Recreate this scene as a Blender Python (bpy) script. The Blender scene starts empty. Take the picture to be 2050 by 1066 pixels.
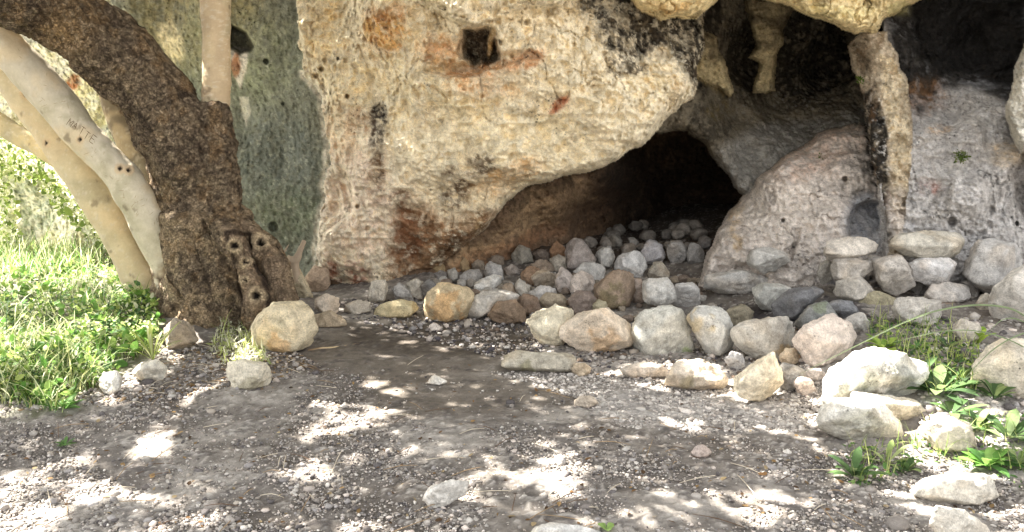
import bpy, bmesh, math, random
import numpy as np
from mathutils import Vector
rad = math.radians
random.seed(7); RNG = np.random.default_rng(7)
S = bpy.context.scene
COL = S.collection
# ------------------------------------------------------------------ camera
FPX, PITCH, CH = 1594.0, rad(10), 1.5
cd = bpy.data.cameras.new('camera'); cam = bpy.data.objects.new('camera', cd); COL.objects.link(cam)
cam.location = (0, 0, CH); cam.rotation_euler = (rad(90) - PITCH, 0, 0)
cd.sensor_width = 36; cd.lens = FPX / 2050 * 36; cd.clip_end = 500; cd.clip_start = .05
S.camera = cam
# ------------------------------------------------------------------ sky and sun
SUN_EL, SUN_AZ = rad(50), rad(27)           # azimuth: angle behind the left side
SUN = np.array([-math.cos(SUN_EL)*math.cos(SUN_AZ), math.cos(SUN_EL)*math.sin(SUN_AZ), math.sin(SUN_EL)])
w = bpy.data.worlds.new('World'); S.world = w; w.use_nodes = True
nt = w.node_tree; bg = nt.nodes['Background']
sky = nt.nodes.new('ShaderNodeTexSky'); sky.sky_type = 'NISHITA'; sky.sun_disc = False
sky.sun_elevation = SUN_EL; sky.sun_rotation = math.atan2(SUN[0], SUN[1]); sky.dust_density = 3.0; sky.air_density = 1.0
hs = nt.nodes.new('ShaderNodeHueSaturation'); hs.inputs['Saturation'].default_value = .08
nt.links.new(sky.outputs[0], hs.inputs['Color']); nt.links.new(hs.outputs[0], bg.inputs[0]); bg.inputs[1].default_value = .09
sl = bpy.data.lights.new('sun', 'SUN'); sl.energy = 5.0; sl.angle = rad(.53); sl.color = (1, .95, .87)
so = bpy.data.objects.new('sun', sl); COL.objects.link(so)
so.rotation_euler = Vector(SUN).to_track_quat('Z', 'Y').to_euler(); so.location = (-6, 2, 8)
S.view_settings.view_transform = 'Standard'; S.view_settings.look = 'None'; S.view_settings.gamma = 1
S.view_settings.use_curve_mapping = False; S.view_settings.exposure = 2.9
S.cycles.max_bounces = 8; S.cycles.diffuse_bounces = 6
# ------------------------------------------------------------------ pixel <-> world helpers (photo pixels, 2050 wide)
UP = np.array([0, math.sin(PITCH), math.cos(PITCH)]); FW = np.array([0, math.cos(PITCH), -math.sin(PITCH)])
def ray(u, v):
    u = np.asarray(u, float); v = np.asarray(v, float)
    a = (u - 1025)/FPX; b = -(v - 533)/FPX
    d = np.stack([a, FW[1] + b*UP[1], FW[2] + b*UP[2]], -1)
    return d / d[..., 1:2]
def P(u, v, Y):
    return np.array([0, 0, CH]) + ray(u, v)*np.asarray(Y, float)[..., None]
def proj(p):
    q = p - np.array([0, 0, CH]); z = q @ FW
    return 1025 + FPX*q[..., 0]/z, 533 - FPX*(q @ UP)/z
def sst(a, b, x):
    t = np.clip((x - a)/(b - a), 0, 1); return t*t*(3 - 2*t)
# ------------------------------------------------------------------ noise
def _h(ix, iy, iz, s):
    n = (ix.astype(np.int64)*374761393 + iy.astype(np.int64)*668265263 + iz.astype(np.int64)*2147483647 + s*1442695041) & 0xffffffff
    n = ((n ^ (n >> 13))*1274126177) & 0xffffffff
    n = ((n ^ (n >> 16))*2246822519) & 0xffffffff
    return ((n ^ (n >> 15)) & 0xffffff)/float(0xffffff)
def vn(p, f, s=0):
    q = p*f; i = np.floor(q).astype(np.int64); t = q - i; t = t*t*t*(t*(t*6 - 15) + 10)
    r = 0
    for dx in (0, 1):
        for dy in (0, 1):
            for dz in (0, 1):
                wt = (t[..., 0] if dx else 1 - t[..., 0])*(t[..., 1] if dy else 1 - t[..., 1])*(t[..., 2] if dz else 1 - t[..., 2])
                r = r + wt*_h(i[..., 0] + dx, i[..., 1] + dy, i[..., 2] + dz, s)
    return r*2 - 1
def fbm(p, f, o=4, s=0, g=.5):
    a, r, n = 1, 0, 0
    for k in range(o):
        r = r + a*vn(p, f*2.03**k, s + k*17); n += a; a *= g
    return r/n
def ridge(p, f, o=4, s=0):
    a, r, n = 1, 0, 0
    for k in range(o):
        r = r + a*(1 - 2*np.abs(vn(p, f*2.1**k, s + k*13))); n += a; a *= .5
    return r/n
def worley(p, f, s=0):
    q = p*f; i = np.floor(q).astype(np.int64); d1 = np.full(q.shape[:-1], 9.); d2 = d1.copy()
    for dx in (-1, 0, 1):
        for dy in (-1, 0, 1):
            for dz in (-1, 0, 1):
                c = i + np.array([dx, dy, dz])
                o = np.stack([_h(c[..., 0], c[..., 1], c[..., 2], s + k) for k in (1, 2, 3)], -1)
                d = np.sqrt((((c + o) - q)**2).sum(-1))
                nd = np.minimum(d1, d); d2 = np.minimum(d2, np.maximum(d1, d)); d1 = nd
    return d1, d2
def sdf(poly, u, v):                       # positive inside
    poly = np.asarray(poly, float); d = np.full(u.shape, 1e18); ins = np.zeros(u.shape, bool)
    n = len(poly)
    for k in range(n):
        a = poly[k]; b = poly[(k + 1) % n]; e = b - a
        wx = u - a[0]; wy = v - a[1]
        t = np.clip((wx*e[0] + wy*e[1])/(e @ e + 1e-12), 0, 1)
        d = np.minimum(d, (wx - t*e[0])**2 + (wy - t*e[1])**2)
        c = ((a[1] > v) != (b[1] > v))
        with np.errstate(divide='ignore', invalid='ignore'):
            x = (b[0] - a[0])*(v - a[1])/(b[1] - a[1] + 1e-12) + a[0]
        ins ^= c & (u < x)
    return np.where(ins, 1, -1)*np.sqrt(d)
def lin(c):
    c = np.asarray(c, float)/255.
    return np.where(c <= .04045, c/12.92, ((c + .055)/1.055)**2.4)
# ------------------------------------------------------------------ object helpers
def setp(o, label=None, cat=None, group=None, kind=None):
    for k, x in (('label', label), ('category', cat), ('group', group), ('kind', kind)):
        if x: o[k] = x
    return o
def build(name, V, F, mat, parent=None, col=None, smooth=True, origin=None):
    V = np.asarray(V, float)
    if origin is not None: V = V - np.asarray(origin)
    me = bpy.data.meshes.new(name)
    if isinstance(F, np.ndarray):
        n, k = F.shape
        me.vertices.add(len(V)); me.vertices.foreach_set('co', V.astype(np.float32).ravel())
        me.loops.add(n*k); me.loops.foreach_set('vertex_index', F.astype(np.int32).ravel())
        me.polygons.add(n); me.polygons.foreach_set('loop_start', np.arange(0, n*k, k, dtype=np.int32))
        me.update(calc_edges=True)
    else:
        me.from_pydata([tuple(x) for x in V], [], F)
    me.validate()
    if smooth: me.polygons.foreach_set('use_smooth', np.ones(len(me.polygons), bool))
    if col is not None:
        a = me.color_attributes.new('Col', 'FLOAT_COLOR', 'POINT')
        c = np.ones((len(V), 4), np.float32); c[:, :3] = col; a.data.foreach_set('color', c.ravel())
    me.materials.append(mat)
    o = bpy.data.objects.new(name, me); COL.objects.link(o)
    if origin is not None: o.location = origin
    if parent is not None: 
        o.parent = parent
        o.location = Vector(o.location) - parent.location
    return o
def empty(name, loc):
    o = bpy.data.objects.new(name, None); COL.objects.link(o); o.location = loc; o.empty_display_size = .1; return o
# ------------------------------------------------------------------ materials
def mat_surface(name, s1=9, s2=70, var=.35, bump=.5, pit=0, rough=.92, crack=0, trans=0, fine=.5, big=1.0):
    m = bpy.data.materials.new(name); m.use_nodes = True; t = m.node_tree; N = t.nodes; L = t.links
    b = N['Principled BSDF']; b.inputs['Roughness'].default_value = rough
    b.inputs['Specular IOR Level'].default_value = .2
    at = N.new('ShaderNodeAttribute'); at.attribute_name = 'Col'
    tc = N.new('ShaderNodeTexCoord')
    def noise(sc, det, ro=.6):
        n = N.new('ShaderNodeTexNoise'); n.inputs['Scale'].default_value = sc; n.inputs['Detail'].default_value = det
        n.inputs['Roughness'].default_value = ro; L.new(tc.outputs['Object'], n.inputs['Vector']); return n.outputs['Fac']
    def mr(x, a, c, d, e):
        n = N.new('ShaderNodeMapRange'); L.new(x, n.inputs[0])
        for k, val in zip((1, 2, 3, 4), (a, c, d, e)): n.inputs[k].default_value = val
        return n.outputs[0]
    def mth(op, x, y):
        n = N.new('ShaderNodeMath'); n.operation = op
        for k, z in enumerate((x, y)):
            if isinstance(z, (int, float)): n.inputs[k].default_value = z
            else: L.new(z, n.inputs[k])
        return n.outputs[0]
    n1 = noise(s1, 8, .65); n2 = noise(s2, 6, .7)
    k = mth('MULTIPLY', mr(n1, .3, .7, 1 - var, 1 + var), mr(n2, .3, .7, 1 - var*fine, 1 + var*fine))
    h = mth('ADD', mth('MULTIPLY', n1, big), mth('MULTIPLY', n2, .35))
    if pit:
        vo = N.new('ShaderNodeTexVoronoi'); vo.inputs['Scale'].default_value = pit; L.new(tc.outputs['Object'], vo.inputs['Vector'])
        msk = mr(noise(pit*.12, 3), .54, .68, 0, 1)
        p0 = mth('MULTIPLY', mr(vo.outputs['Distance'], .12, .3, 1, 0), msk)
        k = mth('MULTIPLY', k, mth('SUBTRACT', 1, mth('MULTIPLY', p0, .7)))
        h = mth('SUBTRACT', h, mth('MULTIPLY', p0, .6))
    if crack:
        vo = N.new('ShaderNodeTexVoronoi'); vo.feature = 'DISTANCE_TO_EDGE'; vo.inputs['Scale'].default_value = crack
        ad = N.new('ShaderNodeVectorMath'); ad.operation = 'MULTIPLY_ADD'; n3 = N.new('ShaderNodeTexNoise'); n3.inputs['Scale'].default_value = crack*.6; n3.inputs['Detail'].default_value = 5
        L.new(tc.outputs['Object'], n3.inputs['Vector']); L.new(n3.outputs['Color'], ad.inputs[0]); ad.inputs[1].default_value = (.07, .07, .07)
        L.new(tc.outputs['Object'], ad.inputs[2]); L.new(ad.outputs[0], vo.inputs['Vector'])
        c0 = mr(vo.outputs['Distance'], 0, .14, 1, 0)
        k = mth('MULTIPLY', k, mth('SUBTRACT', 1, mth('MULTIPLY', c0, .3)))
        h = mth('SUBTRACT', h, mth('MULTIPLY', c0, .7))
    mx = N.new('ShaderNodeVectorMath'); mx.operation = 'SCALE'; L.new(at.outputs['Color'], mx.inputs[0]); L.new(k, mx.inputs['Scale'])
    L.new(mx.outputs[0], b.inputs['Base Color'])
    bp = N.new('ShaderNodeBump'); bp.inputs['Strength'].default_value = bump; bp.inputs['Distance'].default_value = .02
    L.new(h, bp.inputs['Height']); L.new(bp.outputs[0], b.inputs['Normal'])
    if trans:
        tr = N.new('ShaderNodeBsdfTranslucent'); L.new(mx.outputs[0], tr.inputs[0]); ms = N.new('ShaderNodeMixShader'); ms.inputs[0].default_value = trans
        L.new(b.outputs[0], ms.inputs[1]); L.new(tr.outputs[0], ms.inputs[2]); L.new(ms.outputs[0], N['Material Output'].inputs[0])
    return m
M_CLIFF = mat_surface('limestone', 9, 75, .30, 1.0, pit=26, fine=.9)
M_STONE = mat_surface('stone', 18, 95, .34, 1.0, pit=60, fine=.95)
M_SOIL = mat_surface('soil', 12, 110, .35, .8)
M_BARK = mat_surface('rough_bark', 26, 110, .42, 1.0, crack=48, rough=.9)
M_PALE = mat_surface('smooth_bark', 9, 80, .13, .25, rough=.75)
M_LEAF = mat_surface('leaf', 12, 90, .2, .1, trans=.45, rough=.55)
M_PEB = mat_surface('pebble', 30, 160, .25, .4)
# ------------------------------------------------------------------ ground height
def gz(x, y):
    x = np.asarray(x, float); y = np.asarray(y, float)
    z = .30*sst(6.2, 8.6, y)*sst(-2.0, -.6, x)
    z = z + .15*np.exp(-((x + 2.3)**2/.5 + (y - 6.2)**2/.5))
    z = z + .12*sst(-1.9, -3.2, x)*sst(3.6, 5.2, y)*(1 - sst(7, 9, y))
    z = z + .16*sst(1.5, 2.6, x)*sst(3.0, 4.6, y)
    p = np.stack([x, y, np.zeros_like(x)], -1)
    return z + .035*vn(p, .9, 5)
def G(u, v):                                # photo pixel -> point on the ground
    d = ray(u, v); Y = np.full(d.shape[:-1], 5.)
    for _ in range(40):
        z = gz(d[..., 0]*Y, Y); Yn = (z - CH)/np.minimum(d[..., 2], -.02); Y = Y + .5*(np.clip(Yn, 1, 30) - Y)
    return d*Y[..., None] + np.array([0, 0, CH])
# ------------------------------------------------------------------ CLIFF: formations sculpted as one relief, split into objects
def axis(lo, hi, fine, a, b, coarse):
    return np.concatenate([np.arange(a, lo, coarse), np.arange(lo, hi, fine), np.arange(hi, b, coarse)])
ua = axis(-30, 2080, 2.0, -1500, 3200, 30); va = axis(-20, 640, 2.0, -1300, 1100, 30)
U, V_ = np.meshgrid(ua, va)
lowp = np.stack([U/270, V_/270, np.zeros_like(U)], -1)
w1 = fbm(lowp, 6, 4, 3); w2 = fbm(lowp, 6, 4, 41)
Uw = U + 11*w1; Vw = V_ + 11*w2
def idw(pts):
    pts = np.asarray(pts, float); n = 0; s = 0
    for (a, b, c) in pts:
        wt = 1/(((U - a)**2 + (V_ - b)**2)/1e4 + .15)**1.6; n = n + wt; s = s + wt*c
    return s/n
LAY = []      # name, poly, depth pts, edge radius px, curl depth m
LAY.append(('far', [(-3000,-1400),(680,-1400),(680,1200),(-3000,1200)], [(-250,100,11),(-250,400,11),(-900,100,20),(0,50,9.5),(0,250,10.0),(0,450,10.2),(200,0,9),(200,300,9.6),(250,500,9.6),(-600,300,18),(-100,250,10.3)], 0, 0))
LAY.append(('hole', [(650,250),(1200,200),(1250,150),(1900,150),(1900,1200),(650,1200)],
  [(800,560,7.3),(900,520,7.35),(950,480,7.35),(1000,430,7.3),(1000,500,7.7),(1100,400,7.6),(1100,470,8.3),(1200,350,8.2),(1200,440,9.0),(1270,430,9.8),(1350,300,10.2),(1350,400,10.8),(1420,420,10.8),(1450,480,10.6),(1300,480,10.6)], 0, 0))
LAY.append(('slab', [(240,-1400),(760,-1400),(760,1200),(240,1200),(250,600),(225,300),(230,100)],
  [(300,0,8.5),(300,200,8.8),(460,0,8.0),(460,250,8.3),(460,500,8.4),(560,100,7.7),(560,300,8.0),(560,500,8.0),(630,300,7.65),(660,450,7.6),(660,300,7.5),(660,200,7.45),(640,100,7.4),(650,550,7.65),(750,300,7.7),(750,100,7.7),(750,550,7.8)], 30, .3))
LAY.append(('shelf', [(1150,-1400),(1790,-1400),(1780,260),(1600,335),(1500,400),(1475,388),(1440,335),(1405,280),(1380,260),(1310,262),(1280,250),(1220,200),(1150,60)],
  [(1200,60,6.9),(1300,60,7.2),(1300,200,7.3),(1400,100,7.9),(1380,230,7.6),(1420,270,7.6),(1500,120,9.2),(1600,60,8.8),(1650,150,9.6),(1700,100,9.2),(1480,230,8.7),(1450,310,7.9),
   (1480,380,7.5),(1540,320,7.9),(1600,290,8.2),(1700,260,8.2),(1600,240,8.9),(1560,200,9.3),(1720,200,8.9),(1500,290,8.3)], 26, .35))
LAY.append(('stal', [(1398,60),(1436,70),(1448,130),(1468,185),(1458,197),(1436,176),(1412,168),(1384,172),(1392,120)], [(1430,60,7.8),(1430,190,8.0)], 14, .2))
LAY.append(('stal', [(1480,-60),(1625,-60),(1604,10),(1572,55),(1552,110),(1555,185),(1535,192),(1505,185),(1520,130),(1495,115),(1512,90)], [(1530,40,8.2),(1530,190,8.4)], 14, .2))
LAY.append(('bulge', [(598,-1400),(1480,-1400),(1440,-40),(1415,20),(1408,80),(1404,130),(1398,160),(1384,198),(1345,234),(1306,262),(1286,292),(1236,321),(1180,347),(1122,356),(1070,370),
   (1035,385),(1005,410),(985,440),(962,468),(935,500),(880,545),(815,575),(775,620),(770,1200),(600,1200),(625,600),(634,520),(642,420),(660,330),(656,250),(640,195),(608,150),(597,60)],
  [(640,0,7.2),(620,200,7.5),(700,200,6.9),(800,0,6.4),(900,150,6.3),(1000,0,6.1),(1100,100,6.15),(1200,200,6.2),(1300,200,6.35),(1370,170,6.55),(1300,60,6.75),(1380,60,7.0),(1250,0,6.6),(1200,60,6.3),(1400,0,7.2),(1240,110,6.35),(1150,320,6.5),(1000,300,6.4),(850,300,6.6),
   (1000,400,6.9),(900,450,6.95),(900,530,7.3),(750,350,6.85),(700,500,7.1),(650,400,7.5),(650,600,7.6),(780,580,7.25),(850,560,7.4)], 30, .5))
LAY.append(('bulge', [(820,-1400),(1500,-1400),(1185,-30),(1130,10),(1060,22),(1020,32),(985,52),(925,52),(880,28),(830,5)], [(900,0,6.0),(1100,0,5.9),(1000,-300,5.8)], 34, .4))
LAY.append(('alcove', [(1760,-1400),(3300,-1400),(3300,1200),(1760,1200)],
  [(1800,100,7.2),(1850,50,7.6),(1950,100,8.0),(2020,120,7.6),(1900,200,7.4),(1850,300,6.8),(1950,280,6.7),(2030,250,7.0),(1850,450,6.6),(1950,400,6.35),(2000,480,6.5),(2050,330,6.5),(1900,540,6.5),(2045,420,6.8)], 10, .2))
LAY.append(('slope', [(1478,398),(1520,355),(1560,325),(1640,268),(1700,250),(1745,248),(1790,330),(1810,1200),(1385,1200),(1392,590),(1400,548),(1412,510),(1435,465),(1458,425)],
  [(1480,400,7.6),(1640,280,7.7),(1720,260,7.6),(1600,400,7.1),(1700,350,7.1),(1500,500,6.9),(1400,580,6.9),(1600,540,6.65),(1720,540,6.6),(1660,450,6.8)], 26, .5))
LAY.append(('pillar', [(1698,92),(1735,55),(1772,60),(1800,108),(1815,160),(1822,250),(1822,330),(1818,390),(1806,460),(1790,1200),(1776,1200),(1775,500),(1770,420),(1757,350),(1738,290),(1728,200),(1712,150)],
  [(1705,120,7.3),(1722,200,7.3),(1760,100,6.7),(1740,20,6.6),(1770,200,6.8),(1740,200,6.9),(1815,200,6.9),(1815,300,6.78),(1790,250,6.6),(1760,350,6.8),(1800,400,6.62),(1790,450,6.5)], 12, .2))
LAY.append(('ledge', [(1250,-1400),(1900,-1400),(1890,-25),(1830,15),(1790,30),(1765,40),(1752,62),(1715,70),(1685,58),(1640,38),(1600,22),(1560,10),(1500,-8),(1455,-4),(1420,22),(1380,38),(1330,40),(1285,28),(1262,5)],
  [(1330,0,6.1),(1650,0,6.2),(1740,40,6.35),(1600,-200,5.9)], 26, .5))
LAY.append(('lobe', [(3300,-1400),(2150,-1400),(2080,-100),(2062,40),(2040,100),(2022,170),(2012,230),(2018,275),(2035,302),(2070,312),(3300,330)], [(2050,150,5.9),(2050,280,6.0)], 24, .4))
D = np.full(U.shape, 1e3); ID = np.zeros(U.shape, int); names = []
for i, (nm, poly, pts, er, cu) in enumerate(LAY):
    d = idw(pts)
    if poly is not None:
        e = sdf(poly, Uw, Vw); 
        if er: 
            t = np.clip(1 - e/er, 0, 1); cf_ = (.18 + .82*sst(700, 800, U)) if i == 6 else (1 - .85*sst(1765, 1790, U)) if i == 10 else 1; d = d + cf_*cu*(1 - np.sqrt(np.clip(1 - t*t, 0, 1)))
        d = np.where(e > 0, d, 1e3)
    m = d < D; D = np.where(m, d, D); ID = np.where(m, i, ID)
def smask(poly, soft=12, wob=1.0):
    pu = U + wob*(Uw - U); pv = V_ + wob*(Vw - V_)
    return sst(-soft, soft, sdf(poly, pu, pv))
def emask(cx, cy, rx, ry, soft=.5, wob=1.0, ang=0):
    pu = U + wob*(Uw - U) - cx; pv = V_ + wob*(Vw - V_) - cy; c, s = math.cos(rad(ang)), math.sin(rad(ang))
    r = np.sqrt(((pu*c + pv*s)/rx)**2 + ((-pu*s + pv*c)/ry)**2)
    return 1 - sst(1 - soft, 1 + soft, r)
# carved hollows
hole = smask([(926,62),(955,57),(985,60),(998,82),(1003,118),(978,127),(960,120),(945,129),(924,112)], 9, .9); hole2 = emask(985, 85, 6, 36, .5, .6, 8)
D += .5*hole*(ID == 6) - .3*hole2*hole
D += .10*emask(900, 120, 75, 30, .6) + .12*smask([(1060,95),(1090,110),(1010,130),(930,150),(860,150),(835,145),(900,128)], 8)
niche = smask([(1700,440),(1712,415),(1738,402),(1765,408),(1774,440),(1774,520),(1735,520),(1700,490)], 5, .3)
D += .26*niche*(V_ > 395)*(U < 1776)
D += .4*smask([(452,30),(468,52),(492,68),(506,92),(502,102),(480,108),(460,100),(452,80)], 5, .6)
for (a, b, r) in [(603,99,4),(651,121,4),(644,138,5),(633,153,5),(694,193,4),(688,374,5),(716,414,4),(735,457,4),(533,124,5),(1206,440,5),(548,455,9),(1568,443,4),(1690,358,5),(1907,445,8),(1985,420,7),(2035,448,4),(1780,470,5),(677,118,3),(567,208,3)]:
    D += .12*emask(a, b, r, r, .4, .2)
D += .10*smask([(1590,462),(1604,458),(1600,480),(1592,500),(1585,520),(1578,505),(1590,485)], 3, .4)
D += .25*emask(2050, 360, 22, 60, .4)
Pt = P(U, V_, D)
ispal = np.isin(ID, [6, 7, 11])
lump = ridge(Pt, 3.2, 3, 9); l2 = fbm(Pt, 9, 4, 2); fl = ridge(Pt*np.array([1, 1, 1.6]), 8, 4, 77)
f1, f2 = worley(Pt + .03*l2[..., None], 11, 5); cell = np.clip(f2 - f1, 0, .5)
fl2 = ridge(Pt, 19, 3, 78); g1, g2 = worley(Pt + .02*fbm(Pt, 20, 2, 6)[..., None], 27, 15); cell2 = np.clip(g2 - g1, 0, .5)
soft = smask([(640,230),(780,230),(1000,230),(1380,180),(1300,330),(950,330),(800,600),(640,600)], 60)*(ID == 6)
rough = np.where(ispal, 1.0, .8); rough = np.where(ID == 2, .5, rough); rough = np.where(np.isin(ID, [8, 9]), .75, rough); rough = np.where(ID == 10, 1.2, rough); rough = np.where(ID == 1, .7, rough)
amp = rough*(1 - .2*soft)*np.where(np.isin(ID, [6, 7]), 1.45, 1.0)
D = D - amp*(.045*lump + .05*l2 + .038*fl + .055*cell + .036*fl2 + .030*cell2) - .06*fbm(Pt, 1.6, 2, 31)*(ID != 2) - .03*fbm(Pt, 1.6, 2, 33) - .09*fbm(Pt, 3.2, 2, 35)*np.isin(ID, [6, 7]) - .05*ridge(Pt, 2.0, 2, 37)*np.isin(ID, [6, 7])
crk = np.abs(fbm(Pt*np.array([1, 1, .8]), 2.6, 5, 61)); D += .05*(1 - sst(0, .03, crk))*ispal*(1 - .6*soft)
lay = (Pt[..., 2]*6 + Pt[..., 0]*1.2 + 2.2*fbm(Pt, 1.8, 3, 401)); lay = lay - np.floor(lay); D -= .035*sst(0, .25, lay)*(1 - lay)*np.isin(ID, [6, 9, 8])*sst(-.1, .25, fbm(Pt, 1.3, 2, 402))
ck2 = np.abs(fbm(Pt, 2.2, 5, 403)); D += .04*(1 - sst(0, .016, ck2))*np.isin(ID, [8, 9])
D -= .07*ridge(Pt*np.array([1, 1, .6]), 2.6, 3, 404)*np.isin(ID, [3, 8, 9])
# diagonal bedding flutes on the bulge
D += .022*np.sin((U*.5 + V_*.95)/9 + 3*w1*2)*soft*emask(1150, 260, 260, 110, .6)
D = np.clip(D, 5.2, 30)
Pt = P(U, V_, D)
# colours of the rock, with some cave shade in them
nA = fbm(Pt, 2.2, 5, 101); nB = fbm(Pt, 7, 4, 102); nC = fbm(Pt, 20, 3, 103); sp = sst(.25, .5, fbm(Pt, 28, 3, 104))
C = np.zeros(U.shape + (3,)); C[:] = lin((200, 190, 165))
def base(ids, c):
    C[np.isin(ID, ids)] = lin(c)
def paint(c, m, k=1.0, ids=None, nz=.5):
    m = np.clip(m*(1 + nz*1.4*(nB + .6*nA)), 0, 1)*k
    if nz: m = sst(.0, 1, m*(1 + nz*nC*1.6))*min(1, k + .0)
    if ids is not None: m = m*np.isin(ID, ids)
    C[:] = C*(1 - m[..., None]) + lin(c)*m[..., None]
base([0], (234, 230, 212)); base([1], (120, 98, 78)); base([2], (128, 129, 114)); base([3], (124, 116, 100)); base([4, 5], (190, 176, 140))
base([6, 7], (245, 230, 199)); base([8], (188, 184, 180)); base([9], (200, 190, 180)); base([10], (190, 176, 154)); base([11], (228, 208, 160)); base([12], (196, 192, 180))
one = np.ones(U.shape)
# far rock
paint((226,214,176), sst(-.1,.3,nA), .9, [0]); paint((140,132,100), sst(.05,.35,nB), .6, [0]); paint((128,142,122), emask(70,400,60,80), .8, [0])
paint((150,92,60), emask(150,165,14,18), .9, [0]); paint((70,64,46), emask(60,140,80,26), .7,[0])
# slab
paint((160,150,112), emask(400,40,140,110,.6), .9, [2]); paint((104,112,92), emask(390,110,40,100,.5), .6, [2]); paint((232,218,178), emask(342,78,22,45,.4,1,-15), .95, [2])
paint((150,156,128), emask(520,120,80,90,.6), .7, [2]); paint((108,113,106), emask(560,340,90,120,.6), .85, [2]); paint((110,118,84), emask(570,430,80,60,.6), .6, [2])
paint((96,104,92), emask(560,480,110,30,.6), .5, [2]); paint((226,216,200), smask([(456,100),(470,95),(497,95),(494,140),(483,180),(468,150)],4,.5), .95, [2], .2); paint((176,120,80), emask(472,130,10,24,.4,.5), .95, [2], .2)
paint((220,214,196), smask([(480,195),(500,195),(502,225),(493,255),(485,230)],4,.5), .9, [2], .2); paint((84,80,72), smask([(452,30),(468,52),(492,68),(506,92),(502,102),(480,108),(460,100),(452,80)], 4, .6), .8, [2], .4)
paint((236,226,206), sst(16,4,np.abs(sdf(LAY[6][1],Uw,Vw)))*(U<700)*(U>560)*(V_>140), .8, [2,6], .4)
paint((120,126,112), sst(.1,.4,nB)*one, .45, [2]); paint((190,190,170), sp, .35, [2], 0); stv = fbm(Pt*np.array([9, 1, .9]), 1, 4, 151); paint((154,152,132), sst(.1, .4, stv), .4, [2], .5); paint((78,84,76), sst(.1, .4, -stv), .45, [2], .5); paint((66,66,56), 1 - sst(0, .018, np.abs(fbm(Pt*np.array([1, 1, .6]), 2.2, 5, 152))), .6, [2], .3)
# bulge
paint((236,214,164), sst(-.05,.35,nA)*emask(900,130,420,170,.5), .6, [6,7]); paint((242,220,200), emask(710,430,100,150,.6), .8, [6]); paint((248,236,206), emask(1000,290,200,60,.6), .6, [6])
paint((206,160,92), emask(770,60,50,45,.6), .85, [6]); paint((168,112,66), emask(775,25,40,20,.6), .7, [6]); paint((190,140,84), emask(880,100,45,35,.6), .75, [6])
paint((196,150,104), emask(960,140,70,15,.6,1,-8), .95, [6]); paint((200,154,112), emask(1050,120,45,18,.6,1,-25), .9, [6]); paint((200,150,104), emask(970,170,80,26,.7), .6, [6]); paint((190,126,90), emask(1120,212,20,10,.6,1,-30), .95, [6])
paint((120,84,52), emask(962,95,40,34,.3,.5), .8, [6]); paint((64,56,46), hole, .9, [6], .4); paint((190,160,110), hole2, .8, [6], .2)
paint((208,178,112), emask(650,60,40,60,.6), .6, [6]); paint((202,168,124), emask(680,260,50,70,.6), .6, [6]); paint((214,196,170), emask(640,300,20,100,.6), .6, [6])
paint((62,56,52), emask(756,240,17,42,.5,1,4), 1, [6], .7); paint((84,76,66), emask(754,290,16,50,.7), .8, [6], 1); paint((140,104,74), emask(720,240,30,26,.8), .6, [6], 1); paint((120,92,62), emask(755,355,18,50,.7), .8, [6], 1)
paint((88,68,50), emask(965,330,22,22,.7), .85, [6], 1); paint((96,76,56), emask(912,385,36,44,.6,1,20), .95, [6], 1); paint((112,80,54), emask(820,400,34,30,.7), .85, [6], 1)
paint((206,160,98), emask(1010,360,70,26,.6,1,-25), .75, [6], .6)
paint((150,112,78), smask([(790,430),(830,400),(900,430),(960,420),(1010,420),(940,500),(880,550),(800,580),(770,600),(778,500)],26), .95, [6], .35); paint((128,84,58), emask(815,470,34,50,.7), .75, [6], .5); paint((88,66,46), smask([(960,450),(940,480),(870,530),(800,575),(860,520),(920,460)],14), .8, [6], .6)
paint((190,160,116), emask(935,440,30,20,.6), .7, [6], 1); paint((184,176,160), emask(930,435,18,22,.6), .6, [6], 1); paint((166,96,64), emask(690,550,46,34,.6), .85, [6], .9); paint((150,110,78), emask(650,580,50,30,.6), .7, [6], .8)
paint((205,165,120), emask(700,480,70,30,.8), .35,[6],1)
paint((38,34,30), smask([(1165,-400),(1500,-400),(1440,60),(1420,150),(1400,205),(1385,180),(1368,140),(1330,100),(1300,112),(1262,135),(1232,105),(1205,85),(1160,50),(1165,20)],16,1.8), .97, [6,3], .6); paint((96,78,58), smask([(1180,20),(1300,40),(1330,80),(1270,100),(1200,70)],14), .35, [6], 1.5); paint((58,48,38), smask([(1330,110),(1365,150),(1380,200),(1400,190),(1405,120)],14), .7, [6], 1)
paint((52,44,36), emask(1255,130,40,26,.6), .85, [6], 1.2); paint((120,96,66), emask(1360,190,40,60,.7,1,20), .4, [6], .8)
paint((206,184,140), sst(.15,.4,nB), .3, [6,7]); paint((150,116,76), (1 - sst(0,.035,crk)), .3, [6,7,11], .4); paint((70,56,40), (1 - sst(0,.012,crk))*sst(-.1,.2,nA), .15, [6,7,11], .2)
paint((250,240,214), sst(.0,.35,fbm(Pt,14,3,105)), .6, [6,7])
# lower cave wall: its soot, and the deep hole's shade painted dark
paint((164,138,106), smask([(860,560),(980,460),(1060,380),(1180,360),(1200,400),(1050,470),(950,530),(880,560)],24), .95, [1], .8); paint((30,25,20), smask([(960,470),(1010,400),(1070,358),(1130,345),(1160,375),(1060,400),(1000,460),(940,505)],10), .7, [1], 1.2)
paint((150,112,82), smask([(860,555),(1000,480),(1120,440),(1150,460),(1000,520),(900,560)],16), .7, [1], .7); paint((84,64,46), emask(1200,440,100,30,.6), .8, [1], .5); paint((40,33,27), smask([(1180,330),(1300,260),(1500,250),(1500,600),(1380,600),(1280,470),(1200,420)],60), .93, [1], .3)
paint((74,54,40), emask(1180,400,90,30,.6), .6, [1], .8)
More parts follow.
